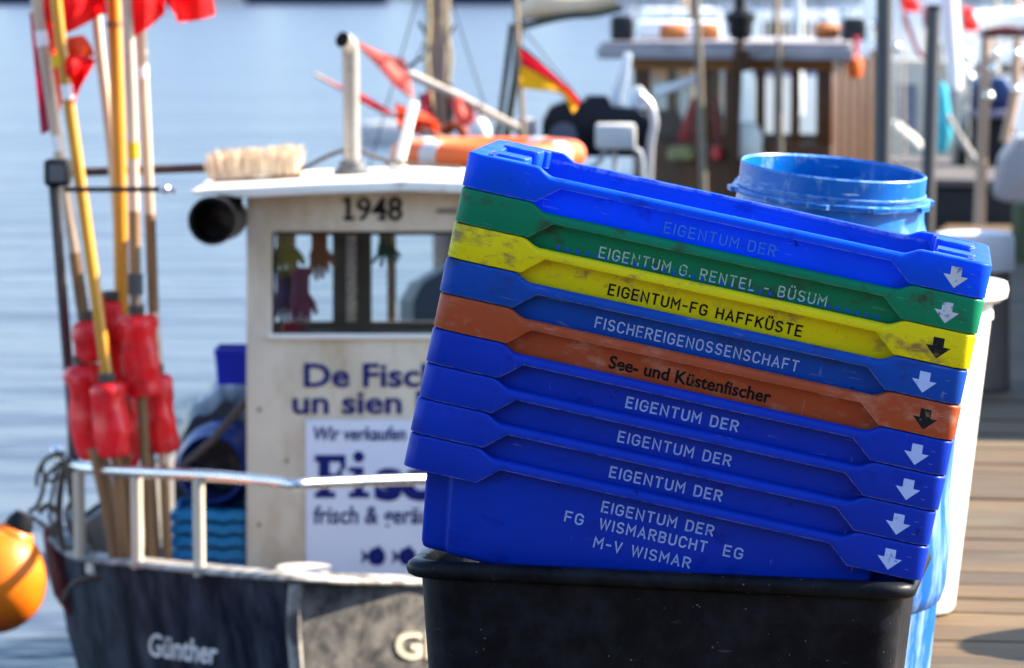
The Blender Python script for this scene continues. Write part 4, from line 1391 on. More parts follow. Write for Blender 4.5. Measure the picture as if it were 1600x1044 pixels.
for x, y in cvs:
    a_ = P(x, y, 13.5)
    rings.append([Vector((a_.x, 13.5 + 0.5 * j / 6, a_.z - 0.06 * (abs(2 * j / 6 - 1) ** 2) + 0.012 * math.sin(x * 0.13 + j))) for j in range(7)])
low = [[Vector((p.x, p.y, P(0, 800, 13.5).z)) for p in rg_] for rg_ in rings]
mb.loft([r_ + list(reversed(l_)) for r_, l_ in zip(rings, low)])
o = mb.build('grey_cover', mat('dark_grey_tarp', (0.05, 0.055, 0.07), 0.35, var=0.2, scale=8, wear=(0.30, 0.30, 0.33), wear_amt=0.35, wear_scale=8, bump=0.01, bscale=9), angle=60)
tag(o, 'dark grey tarpaulin cover behind the lying barrel', 'cover')
mb = MB()
ptube(mb, [(268, 742), (330, 690), (392, 618)], 13.1, [5, 6, 6], 10)
tag(mb.build('boathook_pole', mat('grey_brown_pole', (0.09, 0.07, 0.06), 0.6)), 'dark wooden pole leaning across the lying barrel', 'pole')

# ------------------------------------------------------------------ second boat: grey work boat with mast, flags and machinery
M_whul = mat('grey_work_hull', (0.035, 0.042, 0.052), 0.6, var=0.2)
YW = 18.0
wbt = thing('work_boat', 'grey work boat with a tall mast and machinery behind the orange lifebuoy', 'work boat', P(800, 300, YW + 0.5))
zt_ = P(800, 296, YW).z
xa, xb = P(540, 0, YW).x, P(1040, 0, YW).x


mb = MB()
hp = round_poly([(626, 900), (624, 470), (640, 442), (690, 414), (760, 385), (812, 318), (830, 300), (1040, 296), (1060, 900)], 10, 3)
mb.loft([[P(x, y, YW + d_) + Vector(((P(840, 0, YW).x - P(x, 0, YW).x) * k_, 0, 0)) for x, y in hp] for d_, k_ in ((-0.25, 0.10), (0.0, 0.02), (0.3, 0.0), (1.1, 0.0), (1.5, 0.03), (1.7, 0.1))])
mb.build('hull', M_whul, wbt, world=True, angle=50)
M_mast = mat('grey_brown_mast', (0.20, 0.155, 0.135), 0.55, var=0.3, scale=12, stretch=(1, 1, 0.3), wear=(0.42, 0.32, 0.2), wear_amt=0.3, wear_scale=12)
mb = MB()
ptube(mb, [(684, -200), (686, 60), (690, 180), (694, 440)], YW + 0.4, [15, 15.5, 16, 17], 16)
wm_ = mb.build('mast', M_mast, wbt, world=True)
mb = MB()
ptube(mb, [(668, -100), (670, 40), (666, 90), (672, 150), (676, 260)], YW + 0.34, 4.5, 8)
ptube(mb, [(700, -100), (699, 50), (704, 90), (698, 150), (700, 200)], YW + 0.33, 4, 8)
mb.build('cable_bundle', mat('yellowish_cables', (0.32, 0.25, 0.14), 0.6, var=0.4, scale=30), wm_, world=True)
mb = MB()
for pts in ([(654, 34), (661, 44), (667, 58)], [(636, 106), (650, 96), (668, 86)], [(710, 40), (706, 48), (700, 60)]):
    ptube(mb, pts, YW + 0.35, 2.4, 8)
ptube(mb, [(697, 130), (702, 140), (703, 210)], YW + 0.3, 6, 8)
mb.build('mast_fittings', M_dark, wm_, world=True)
mb = MB()
ptube(mb, [(640, 116), (720, 153), (822, 208)], YW + 0.15, 7, 12)
mb.build('boom', mat('pale_boom', (0.46, 0.40, 0.33), 0.5, var=0.2, wear=(0.3, 0.13, 0.05), wear_amt=0.3, wear_scale=4), wbt, world=True)
mb = MB()
ptube(mb, [(776, 225), (790, 120), (800, 38)], YW + 0.6, 5, 10)
ptube(mb, [(788, 235), (806, 120), (812, 30)], YW + 0.62, 6.5, 10)
ptube(mb, smooth_path([(800, 42), (822, 40), (850, 33), (890, 25), (930, 22), (972, 12)]), YW + 0.6, 5.5, 10)
mb.build('gallows_frame', mat('dark_green_frame', (0.035, 0.04, 0.03), 0.6, var=0.3), wbt, world=True)
mb = MB()
pts = smooth_path([(812, 20), (850, 8), (900, 6), (960, -4)])
n_ = len(pts)
ptube(mb, pts, YW + 0.65, [9 + 13 * math.sin(math.pi * (0.1 + 0.8 * q / (n_ - 1))) for q in range(n_)], 16)
mb.build('rolled_sail', mat('beige_sailcloth', (0.58, 0.47, 0.33), 0.85, var=0.15, bump=0.006, bscale=10), wbt, world=True)
mb = MB()
mch = round_poly([(846, 245), (848, 190), (860, 168), (884, 158), (912, 160), (918, 150), (950, 150), (955, 166), (995, 170), (1016, 188), (1020, 245)], 7, 3)
pprism(mb, mch, YW + 0.1, 0.5)
mb.build('winch_cover', mat('black_winch_cover', (0.006, 0.008, 0.014), 0.35, spec=0.2, var=0.3, scale=8), wbt, world=True, bevel=0.012)
mb = MB()
for (cx_, cy_, r_) in ((880, 214, 22), (955, 208, 16)):
    c_ = P(cx_, cy_, YW)
    mb = MB().lathe([(0, 0), (S(r_, YW), 0), (S(r_, YW), 0.02), (S(r_ * .5, YW), 0.03), (S(r_ * .5, YW), 0.09), (0, 0.09)], 24, Matrix.Translation(c_) @ Matrix.Rotation(R(-90), 4, 'X'), caps=(False, False))
    mb.build('winch_drum', mat('blue_grey_drum', (0.09, 0.11, 0.15), 0.4, metal=0.5, var=0.2), wbt, world=True)
mb = MB()
pbox(mb, 931, 194, 994, 234, YW - 0.22, 0.15)
cbx = mb.build('control_box', mat('dull_white_box', (0.50, 0.49, 0.46), 0.55, var=0.1), wbt, world=True, bevel=0.015)
mb = MB()
for pts in ([(948, 236), (930, 258), (900, 276), (880, 300)], [(990, 232), (1002, 246), (1006, 320)], [(960, 236), (963, 320)]):
    ptube(mb, smooth_path(pts), YW - 0.12, 4.2, 8)
ptube(mb, smooth_path([(1012, 330), (1016, 230), (1022, 195), (1016, 165), (1000, 148)]), YW + 0.05, 7, 10)
mb.build('tube_stand', mat('pale_grey_tube', (0.40, 0.40, 0.41), 0.4, metal=0.4), wbt, world=True)
mb = MB()
pprism(mb, [(946, 170), (976, 82), (988, 84), (980, 125), (968, 170)], YW + 0.75, 0.03)
mb.build('sloping_windscreen', mat('white_gelcoat', (0.78, 0.79, 0.80), 0.3, var=0.03), wbt, world=True, bevel=0.006)
mb = MB()
pprism(mb, round_poly([(986, 170), (988, 140), (1000, 134), (1010, 145), (1008, 172)], 6), YW + 0.3, 0.1)
mb.build('white_vent', mat('white_gelcoat', (0.78, 0.79, 0.80), 0.3), wbt, world=True, bevel=0.01)
mb = MB()
pbox(mb, 806, 186, 838, 300, YW + 0.2, 0.12)
mb.build('pale_locker', mat('pale_grey_locker', (0.40, 0.39, 0.38), 0.6, var=0.12), wbt, world=True, bevel=0.012)
for a_, b_ in (((686, -120), (566, 300)), ((686, -60), (800, 300)), ((684, 20), (640, 118)), ((806, 30), (940, 200)), ((690, 100), (780, 296))):
    mb = MB()
    ptube(mb, [a_, b_], YW + 0.38, 1.1, 6)
    mb.build('stay', M_dark, wbt, world=True)
mb = MB()
ptube(mb, smooth_path([(655, 210), (668, 196), (690, 204), (712, 196), (728, 212)]), YW + 0.2, 8, 10)
mb.build('heaped_net', mat('rust_red_net', (0.30, 0.07, 0.03), 0.9, var=0.5, scale=40, bump=0.01, bscale=60), wbt, world=True)
# german flag on its staff
fl = thing('national_flag', 'black, red and gold flag on a staff at the grey work boat', 'flag', P(818, 235, YW))
mb = MB()
ptube(mb, [(819, 240), (813, 120), (808, 35), (802, -60)], YW, 4.2, 10)
mb.build('staff', mat('varnished_staff', (0.30, 0.22, 0.14), 0.45, var=0.2), fl, world=True)
tcur = smooth_path([(813, 70), (840, 92), (868, 118), (892, 140), (908, 158)], 4)
bcur = smooth_path([(812, 137), (838, 141), (862, 143), (880, 150), (895, 178)], 4)


def stripe(v0, v1, name, m):
    def fn(u, v):
        i_ = u * (len(tcur) - 1)
        a_ = min(int(i_), len(tcur) - 2)
        t_ = Vector(tcur[a_]).lerp(Vector(tcur[a_ + 1]), i_ - a_)
        b_ = Vector(bcur[a_]).lerp(Vector(bcur[a_ + 1]), i_ - a_)
        vv = v0 + (v1 - v0) * v
        p = t_.lerp(b_, vv)
        return P(p.x, p.y, YW - 0.03 + 0.035 * math.sin(7 * u + 1.5 * vv) * (0.3 + u) + 0.02 * math.sin(5 * vv))
    MB().grid(fn, 24, 8).build(name, m, fl, world=True, angle=180, recalc=False)


stripe(0, 0.10, 'black_stripe', mat('black_flag_cloth', (0.012, 0.011, 0.012), 0.8, trans=0.1))
stripe(0.10, 0.46, 'red_stripe', mat('crimson_flag_cloth', (0.55, 0.006, 0.02), 0.75, trans=0.4))
stripe(0.46, 1.0, 'gold_stripe', mat('gold_flag_cloth', (0.85, 0.40, 0.004), 0.75, trans=0.45))
# two marker buoys lying across the work boat, their flags hanging
M_pinkf = mat('backlit_red_flag', (0.78, 0.16, 0.12), 0.75, trans=0.5, var=0.15)  # red cloth made paler: light shining through is in the colour
for lab, line, cs in (('flagged marker buoy leaning over the work boat with a pale pink flag blown up high', [(548, 58), (640, 150), (705, 300)], [(556, 64), (634, 98), (642, 156), (606, 122)]),
                      ('flagged marker buoy lying low over the work boat with a narrow red flag', [(492, 116), (600, 176), (720, 226)], [(500, 118), (560, 148), (616, 184), (548, 150)])):
    t_ = thing('marker_buoy', lab, 'marker buoy', P(*line[-1], YW - 0.1), group='marker buoys on the work boat')
    mb = MB()
    ptube(mb, line, YW - 0.1, 3.0, 8)
    mb.build('pole', M_pale, t_, world=True)
    cloth(MB(), cs, YW - 0.14, 0.03, 1.2, 0.6).build('flag', M_pinkf if 'pink' in lab else M_flag, t_, world=True, angle=180, recalc=False)
    if 'narrow' in lab:
        cloth(MB(), [(616, 160), (680, 186), (684, 216), (624, 206)], YW - 0.13, 0.03, 1, 2).build('flag', M_flago, t_, world=True, angle=180, recalc=False)
for lab, cs, m_ in (('faded pink flag rolled below the boom right of the grey mast', [(700, 146), (736, 160), (742, 204), (712, 190)], M_pinkf), ('crimson flag hanging left of the grey mast', [(654, 150), (672, 146), (676, 208), (660, 196)], M_flagd)):
    t_ = thing('hanging_flag', lab, 'flag', P(*cs[0], YW + 0.12), group='flags hanging by the grey mast')
    cloth(MB(), cs, YW + 0.12, 0.04, 1.2, 0.9).build('cloth', m_, t_, world=True, angle=180, recalc=False)
    mb = MB()
    ptube(mb, [(686, cs[0][1] - 12, YW + 0.3), (cs[0][0], cs[0][1], YW + 0.12)], YW, 1.5, 6)
    mb.build('lanyard', M_rope, t_, world=True)
q = S(19, YW)
t_ = thing('net_float', 'white teardrop float hanging below the boom', 'float', P(750, 206, YW + 0.1))
MB().lathe([(q * max(0.02, math.sin(math.pi * k_ / 14)) * 0.9, -q * 1.15 * math.cos(math.pi * k_ / 14)) for k_ in range(15)], 24).build('ball', mat('white_float', (0.72, 0.70, 0.66), 0.5, var=0.15), t_)
MB().tube([(0, 0, q * 1.1), (0.0, 0.03, q * 1.1 + 0.06)], 0.006, 6).build('lanyard', M_rope, t_)
c_ = P(602, 222, 61)
o = MB().loft([[Vector((x, y, z)) for x, y in rrect(0.36 - i_, 0.3 - i_, 0.08, seg=4)] for i_, z in ((0.06, -0.1), (0, 0.0), (0, 0.22), (0.05, 0.30), (0.12, 0.31))]).build('mooring_raft', mat('pale_grey_locker', (0.40, 0.39, 0.38), 0.6, var=0.12))
o.location = (c_.x, 61, WZ)
tag(o, 'pale grey mooring raft floating far behind the exhaust pipe', 'raft')

# ------------------------------------------------------------------ third boat: varnished wooden wheelhouse
M_var = mat('dark_varnished_wood', (0.085, 0.030, 0.008), 0.4, spec=0.2, var=0.35, scale=5, stretch=(1, 1, 0.25))
M_varl = mat('brown_beam_wood', (0.22, 0.09, 0.02), 0.45, var=0.35, scale=5, stretch=(0.25, 1, 1))
M_plankt = mat('tan_side_planks', (0.055, 0.026, 0.012), 0.5, spec=0.15, var=0.5, scale=9, stretch=(3, 3, 0.15))
M_wroof = mat('white_cabin_roof', (0.29, 0.265, 0.275), 0.55, var=0.15, wear=(0.14, 0.12, 0.12), wear_amt=0.3, wear_scale=9)
YT = 24.0
tb = thing('wooden_boat', 'wooden boat with a dark varnished wheelhouse and a white overhanging roof', 'wooden boat', P(1150, 330, YT))
fl_, fr_ = P(990, 100, YT), P(1300, 100, YT - 0.35)
ex_ = (Vector((fr_.x, fr_.y, 0)) - Vector((fl_.x, fl_.y, 0)))
WW = ex_.length
ex_.normalize()
ey_ = Vector((-ex_.y, ex_.x, 0))
TM = Matrix.Translation((fl_.x, fl_.y, 0)) @ Matrix(((ex_.x, ey_.x, 0, 0), (ex_.y, ey_.y, 0, 0), (0, 0, 1, 0), (0, 0, 0, 1)))
ZT = lambda y: P(0, y, YT).z
zr, zs, zbot = ZT(92), ZT(222), ZT(420)
kx = WW / 310.0
DT = 1.5
cols_ = [(0, 26), (100, 120), (143, 158), (192, 204), (246, 258), (286, 310)]
mb = MB()
for a_, b_ in cols_:
    mb.box((a_ * kx, 0, zs + 0.001), (b_ * kx, 0.05, zr - 0.061), TM)
mb.box((0, 0, zbot), (WW, 0.05, zs), TM)
mb.build('front_wall', M_var, tb, world=True, bevel=0.004)
mb = MB()
mb.box((-0.01, -0.012, zr - 0.06), (WW + 0.01, 0.06, zr), TM)
mb.build('roof_beam', M_varl, tb, world=True, bevel=0.004)
mb = MB()
mb.box((0, 0.052, zbot), (0.05, DT, zs), TM)
mb.box((0, 0.7, zs), (0.05, 0.8, zr), TM)
mb.box((0, DT - 0.1, zs), (0.05, DT, zr), TM)
for a_, b_ in ((0, 30), (120, 132), (215, 228), (280, 310)):
    mb.box((a_ * kx + (0.051 if a_ == 0 else 0), DT - 0.05, zs), (b_ * kx - (0.051 if b_ == 310 else 0), DT - 0.002, zr), TM)
mb.box((0.051, DT - 0.05, zbot), (WW - 0.051, DT - 0.002, zs - 0.001), TM)
mb.build('rear_wall', M_var, tb, world=True)
mb = MB()
for q in range(7):
    y0 = 0.055 + q * (DT - 0.06) / 7
    mb.box((WW - 0.05, y0, zbot), (WW, y0 + (DT - 0.06) / 7 - 0.06, zr - 0.002), TM)
mb.build('side_wall', M_plankt, tb, world=True, bevel=0.004)
mb = MB().box((WW - 0.10, 0.055, zbot), (WW - 0.051, DT - 0.053, zr - 0.004), TM)
mb.build('inner_lining', M_var, tb, world=True)
mb = MB()
for i_ in range(5):
    a_, b_ = cols_[i_][1], cols_[i_ + 1][0]
    mb.box((a_ * kx + 0.001, 0.02, zs + 0.001), (b_ * kx - 0.001, 0.026, zr - 0.062), TM)
mb.build('window_panes', M_glass, tb, world=True)
mb = MB()
mb.prism([(-0.17, -0.16, zr + 0.002), (WW + 0.16, -0.16, zr + 0.002), (WW - 0.22, DT + 0.1, zr + 0.002), (-0.25, DT + 0.1, zr + 0.002)], (0, 0, 0.073), TM)
mb.prism([(-0.15, -0.14, zr + 0.0755), (WW + 0.14, -0.14, zr + 0.0755), (WW - 0.24, DT + 0.08, zr + 0.0755), (-0.23, DT + 0.08, zr + 0.0755)], (0, 0, 0.025), TM)
mb.build('roof', M_wroof, tb, world=True, bevel=0.015)
hz = ZT(330)


def tring2(z, k):
    poly = [(-1.2, 0.3), (-0.6, -0.35), (WW + 0.3, -0.35), (WW + 0.45, 0.6), (WW + 0.3, DT + 1.6), (-0.6, DT + 1.2)]
    return [TM @ Vector((WW / 2 + (x - WW / 2) * k, DT / 2 + (y - DT / 2) * k, z)) for x, y in poly]


MB().loft([tring2(WZ - 0.2, 0.85), tring2(hz - 0.4, 0.97), tring2(hz, 1.0), tring2(hz + 0.02, 0.99)]).build('hull', mat('dark_brown_hull', (0.04, 0.028, 0.022), 0.55, var=0.3), tb, world=True)
mb = MB()
ptube(mb, [(1156, -80), (1156, 20)], YT - 0.3, 9, 10)
mb.build('roof_pole', M_dark, tb, world=True)
mb = MB()
mb.lathe([(0, 0), (0.05, 0), (0.065, 0.03), (0.07, 0.06), (0.07, 0.09), (0.085, 0.1), (0.085, 0.14), (0.05, 0.155), (0.03, 0.18), (0, 0.18)], 20, Matrix.Translation(P(1157, 62, YT - 0.3)), caps=(False, False))
mb.build('lantern', M_dark, tb, world=True)
mb = MB()
pbox(mb, 1149, 78, 1170, 112, YT - 0.42, 0.08)
ptube(mb, [(1157, 62), (1153, 90), (1145, 300)], YT - 0.34, [6, 8, 8], 10)
mb.build('lantern_bracket', M_plankt, tb, world=True)
mb = MB()
ptube(mb, [(1085, -50), (1092, 90), (1100, 320)], YT - 0.5, 6, 10)
ptube(mb, [(1216, 60), (1222, 320)], YT - 0.45, 4, 10)
mb.build('rigging_stay', mat('brown_grey_stay', (0.17, 0.14, 0.10), 0.6), tb, world=True)
mb = MB()
ptube(mb, [(1024, 146), (1040, 140), (1090, 122)], YT - 0.1, [8, 8, 7], 10)
mb.build('white_fender_tube', mat('white_gelcoat', (0.78, 0.79, 0.80), 0.3), tb, world=True)
zroof = zr + 0.102
# things on that roof and inside that wheelhouse
def on_roof(name, label, cat, cx, wpx, hpx, c_, mn, dy=0.1, group=None):
    p = P(cx, 50, YT + dy)
    w_, h_ = S(wpx, YT) / 2, S(hpx, YT)
    o_ = MB().loft([[Vector((x, y, z)) for x, y in rrect(w_ - i_, 0.12 - i_, 0.02, seg=3)] for i_, z in ((0.01, 0), (0, 0.012), (0, h_ - 0.02), (0.012, h_), (w_ * .4, h_ + 0.004))]).build(name, mat(mn, c_, 0.5, var=0.15), bevel=0)
    o_.location = (p.x, p.y, zroof)
    return tag(o_, label, cat, group)


on_roof('roof_box', 'black square box at the left end of the white roof', 'box', 972, 36, 38, (0.014, 0.012, 0.014), 'black_roof_box')
on_roof('roof_box', 'black box with a pale patch at the right end of the white roof', 'box', 1333, 36, 34, (0.018, 0.016, 0.016), 'black_roof_box')
for cx, wp, lb_ in ((1052, 44, 'orange brown fender roll on the left of the white roof'), (1108, 34, 'shorter orange brown fender roll in the middle of the white roof'), (1292, 40, 'orange brown fender roll on the right of the white roof')):
    c_ = P(cx, 40, YT + 0.25)
    o = MB().lathe([(0, -S(wp / 2, YT)), (0.035, -S(wp / 2, YT) + 0.004), (0.045, -S(wp / 2, YT) + 0.02), (0.045, S(wp / 2, YT) - 0.02), (0.035, S(wp / 2, YT) - 0.004), (0, S(wp / 2, YT))], 20, Matrix.Rotation(R(90), 4, 'Y'), caps=(False, False)).build('fender_roll', mat('orange_brown_roll', (0.50, 0.17, 0.05), 0.6, var=0.25))
    o.location = (c_.x, YT + 0.25, zroof + 0.047)
    tag(o, lb_, 'fender roll', 'fender rolls on the white roof')
o = MB().box((-0.24, 0, 0), (0.24, 0.30, 0.10)).build('roof_locker', mat('white_gelcoat', (0.78, 0.79, 0.80), 0.3), bevel=0.02)
o.location = (P(1062, 0, YT + 0.6).x, YT + 0.6, zroof)
tag(o, 'long white locker on the roof behind the fender rolls', 'locker')
o = MB().lathe([(0, 0), (S(9, YT), 0.0), (S(12, YT), 0.03), (S(13, YT), 0.07), (S(10, YT), 0.11), (S(4, YT), 0.125), (0, 0.13)], 20, caps=(False, False)).build('orange_float', mat('orange_red_float', (0.62, 0.10, 0.01), 0.5, var=0.15))
o.location = P(1335, 122, YT - 0.45)
tag(o, 'orange red float hanging at the right corner of the varnished wheelhouse', 'float')
mb = MB()
ptube(mb, [(1338, 56), (1337, 80), (1335, 102)], YT - 0.45, 5, 8)
tag(mb.build('pink_strap', mat('pink_webbing', (0.42, 0.05, 0.08), 0.8)), 'pink strap holding the orange float at the wheelhouse corner', 'strap')
# bare masts of boats further off
for i_, (x, yb_, Y_, r_, c_, lb_) in enumerate(((1080, 60, 34.0, 4, (0.30, 0.20, 0.12), 'thin brown mast above the middle of the white roof'), (1247, 60, 36.0, 8, (0.75, 0.73, 0.68), 'white mast above the right half of the white roof'), (1214, 58, 38.0, 5, (0.36, 0.25, 0.13), 'tan mast just left of the white mast'), (1425, 200, 40.0, 4, (0.10, 0.09, 0.09), 'dark mast between the two grey steel mooring posts'), (1556, 90, 42.0, 5, (0.5, 0.42, 0.3), 'pale mast behind the dark red canopy'))):
    mb = MB()
    ptube(mb, [(x - 2, -260), (x, yb_), (x + 1, yb_ + 120)], Y_, r_, 10)
    t_ = mb.build('boat_mast', mat('far_mast_%s' % ('brown', 'white', 'tan', 'dark', 'pale')[i_], c_, 0.5, var=0.2))
    tag(t_, lb_, 'mast', 'masts of boats further off')
    mb = MB()
    ptube(mb, [(x - 2, -240), (x - 46, yb_ + 40)], Y_, 0.9, 6)
    mb.build('stay', M_dark, t_)
    mb = MB()
    ptube(mb, [(x - 2, -240), (x + 48, yb_ + 40)], Y_, 0.9, 6)
    mb.build('stay', M_dark, t_)
jk = thing('red_jacket', 'dark red jacket hanging in the window of the varnished wheelhouse', 'jacket', P(1098, 210, YT + 0.3))
mb = MB()
secs = ((150, 12, .5), (156, 22, .6), (175, 28, .8), (205, 34, .9), (232, 37, .9))
mb.loft([[P(1098 + dx_, y, YT + 0.3) + Vector((S(w_, YT) * math.cos(2 * math.pi * q / 16), 0.08 * d_ * math.sin(2 * math.pi * q / 16), 0)) for q in range(16)] for (y, w_, d_), dx_ in zip(secs, (4, 4, 2, -2, -4))])
mb.build('body', mat('dark_red_cloth', (0.34, 0.003, 0.014), 0.8, spec=0.05, var=0.3), jk, world=True)
mb = MB()
ptube(mb, [(1112, 160), (1122, 185), (1124, 225)], YT + 0.26, [9, 9, 7], 10)
ptube(mb, [(1090, 160), (1080, 190), (1070, 228)], YT + 0.26, [9, 9, 7], 10)
mb.build('sleeves', MATS['dark_red_cloth'], jk, world=True)
o = MB().loft([[Vector((x, y, z)) for x, y in rrect(0.09 - i_, 0.08 - i_, 0.02, seg=3)] for i_, z in ((0.012, 0), (0, 0.03), (0, 0.16), (0.03, 0.2))]).build('grey_console', mat('grey_console_paint', (0.06, 0.055, 0.06), 0.6))
o.location = (P(1042, 0, YT + 0.5).x, YT + 0.5, ZT(232))
tag(o, 'dark grey console behind the left window of the varnished wheelhouse', 'console')
o = MB().loft([[Vector((x, y, z)) for x, y in rrect(0.085 - i_, 0.06 - i_, 0.03, seg=3)] for i_, z in ((0.01, 0), (0, 0.03), (0, 0.13), (0.03, 0.19), (0.07, 0.2))]).build('white_canister', mat('white_canister_plastic', (0.62, 0.64, 0.56), 0.5, var=0.1))
o.location = (P(1168, 0, YT - 0.25).x, YT - 0.25, ZT(244))
tag(o, 'white rounded canister in front of the varnished wheelhouse', 'canister')
for lb_, x, y, wd, c_, mn in (('red lidded jar right of the dark stay', 1120, 238, 16, (0.62, 0.06, 0.05), 'red_jar'), ('yellow green coil in front of the left window', 1065, 238, 44, (0.22, 0.20, 0.08), 'yellow_green_coil')):
    o = MB().lathe([(0, 0), (S(wd / 2, YT), 0), (S(wd / 2, YT) * 1.02, 0.02), (S(wd / 2, YT), 0.05), (S(wd / 3, YT), 0.07), (0, 0.075)], 20, caps=(False, False)).build(lb_.split(' ')[0] + '_' + lb_.split(' ')[2 if 'jar' in lb_ else 2], mat(mn, c_, 0.6, var=0.4, scale=20))
    o.location = (P(x, y, YT - 0.2).x, YT - 0.2, ZT(y + 8))
    tag(o, lb_, 'jar' if 'jar' in lb_ else 'coil')

# ------------------------------------------------------------------ boats and gear at the right
M_gel = MATS['white_gelcoat']
M_beige = mat('beige_gelcoat', (0.50, 0.46, 0.38), 0.45, var=0.1)
YR = 29.0
mbx = thing('motor_boat', 'white and beige motor boat behind the two grey steel mooring posts', 'motor boat', P(1430, 330, YR))


def rx(x, y, Y=YR):
    return P(x, y, Y)


mb = MB()
pprism(mb, [(1330, 420), (1300, 300), (1290, 262), (1530, 250), (1545, 420)], YR, 3.0)
mb.build('hull', mat('black_boat_hull', (0.012, 0.011, 0.012), 0.4, var=0.3), mbx, world=True, bevel=0.03)
mb = MB()
pprism(mb, round_poly([(1340, 258), (1342, 110), (1392, 92), (1500, 96), (1520, 252)], 8), YR + 0.3, 1.6)
mb.build('cabin', M_beige, mbx, world=True, bevel=0.03)
mb = MB()
pprism(mb, round_poly([(1362, 100), (1374, -60), (1480, -60), (1498, 100)], 8), YR + 0.7, 1.2)
mb.build('upper_cabin', M_gel, mbx, world=True, bevel=0.03)
mb = MB()
for x0, x1 in ((1400, 1432), (1462, 1490)):
    pbox(mb, x0, 132, x1, 205, YR + 0.285, 0.012)
mb.build('side_window', mat('grey_blue_window', (0.16, 0.18, 0.23), 0.15, var=0.1), mbx, world=True)
mb = MB()
ptube(mb, smooth_path([(1392, 192), (1404, 205), (1425, 222), (1445, 242)]), YR - 0.2, [9, 12, 12, 9], 10)
mb.build('rolled_tarp', mat('cream_rolled_tarp', (0.56, 0.54, 0.45), 0.7, var=0.15), mbx, world=True)
mb = MB()
ptube(mb, smooth_path([(1404, -30), (1412, 18), (1424, 55), (1434, 80), (1446, 92)]), YR - 0.3, 3.6, 8)
mb.build('red_rope', mat('red_rope_fibre', (0.45, 0.03, 0.07), 0.7, var=0.2), mbx, world=True)
mb = MB()
ptube(mb, [(1482, -20), (1486, 60), (1494, 140)], YR - 0.25, [13, 14, 8], 14)
mb.build('rolled_awning', M_gel, mbx, world=True)
for cs, lb_ in (([(1395, -40), (1420, -20), (1436, 22), (1410, 12)], 'red flag at the top edge beside the thicker grey steel post'), ([(1498, 8), (1520, 16), (1528, 50), (1506, 46)], 'bright red flag right of the rolled white awning'), ([(1440, 14), (1452, 10), (1452, 40), (1444, 42)], 'small crimson flag just left of the thin grey steel post')):
    t_ = thing('red_flag', lb_, 'flag', P(*cs[3], YR - 0.6), group='red flags among the boats at the right')
    cloth(MB(), cs, YR - 0.6, 0.05, 1.0, 0.5).build('cloth', M_flag if 'crimson' not in lb_ else M_flagd, t_, world=True, angle=180, recalc=False)
    mb = MB()
    ptube(mb, [(cs[0][0], cs[0][1] - 30), (cs[3][0], cs[3][1]), (cs[3][0] + 4, 270)], YR - 0.6, 1.6, 8)
    mb.build('staff', M_pale, t_, world=True)
YO = 23.5
o = thing('oilskin', 'turquoise oilskin hanging beside the thin grey steel mooring post', 'oilskin', P(1473, 236, YO))
mb = MB()
mb.loft([[P(1471 + dx_, y, YO) + Vector((S(w_, YO) * math.cos(2 * math.pi * q / 14), S(w_ * .6, YO) * math.sin(2 * math.pi * q / 14), 0)) for q in range(14)] for y, w_, dx_ in ((128, 4, 0), (136, 9, 0), (160, 11, 1), (190, 13, 3), (215, 13, 3), (236, 8, 0), (240, 3, 0))])
mb.build('cloth', mat('turquoise_oilskin', (0.05, 0.42, 0.50), 0.4, var=0.25, scale=14), o, world=True)
mb = MB()
ptube(mb, [(1471, 70), (1471, 130)], YO, 2, 6)
mb.build('line', M_rope, o, world=True)
# second craft: white tender with outboard engine under a dark red canopy
YQ = 26.0
td = thing('tender', 'white open boat with a dark red arched canopy at the right edge', 'boat', P(1590, 330, YQ))
mb = MB()
pprism(mb, round_poly([(1562, 300), (1570, 250), (1592, 215), (1700, 205), (1700, 315), (1564, 315)], 8), YQ - 4.0, 0.35)
mb.build('hull', mat('pale_grey_gelcoat', (0.30, 0.305, 0.33), 0.4, var=0.06), td, world=True, bevel=0.04)
mb = MB()
cvp = [(1533, 52), (1548, 44), (1570, 40), (1590, 43), (1606, 52)]
mb.loft([[P(x, y, YQ + 0.1 + d_) for x, y in cvp + [(x, y + 9) for x, y in reversed(cvp)]] for d_ in (0, 1.2)])
mb.build('canopy', mat('dark_red_canopy', (0.28, 0.012, 0.018), 0.7, var=0.15), td, world=True)
mb = MB()
ptube(mb, [(1526, 54), (1700, 56)], YQ + 0.1, 3.5, 8)
ptube(mb, [(1546, 56), (1550, 250)], YQ + 0.1, 3, 8)
mb.build('canopy_frame', M_dark, td, world=True)
mb = MB()
pprism(mb, [(1528, 22), (1700, 12), (1700, 40), (1528, 44)], YQ + 4.0, 1.5)
mb.build('pale_deckhouse', M_gel, td, world=True, bevel=0.03)
ob = thing('outboard_engine', 'navy and black outboard engine behind the pale wooden pole at the right', 'outboard engine', P(1542, 270, YQ - 0.6))
mb = MB()
pprism(mb, round_poly([(1516, 170), (1518, 135), (1532, 120), (1570, 122), (1582, 140), (1580, 172)], 9), YQ - 0.8, 0.42)
mb.build('cowl', mat('navy_engine_cowl', (0.012, 0.035, 0.12), 0.25, var=0.2), ob, world=True, bevel=0.03)
mb = MB()
pbox(mb, 1517, 172.5, 1580, 184, YQ - 0.82, 0.46)
mb.build('trim_band', mat('violet_grey_band', (0.20, 0.19, 0.27), 0.4), ob, world=True, bevel=0.01)
mb = MB()
pprism(mb, round_poly([(1488, 330), (1498, 230), (1512, 184.5), (1584, 184.5), (1592, 260), (1580, 330)], 6), YQ - 0.75, 0.35)
mb.build('leg', M_dark, ob, world=True, bevel=0.02)
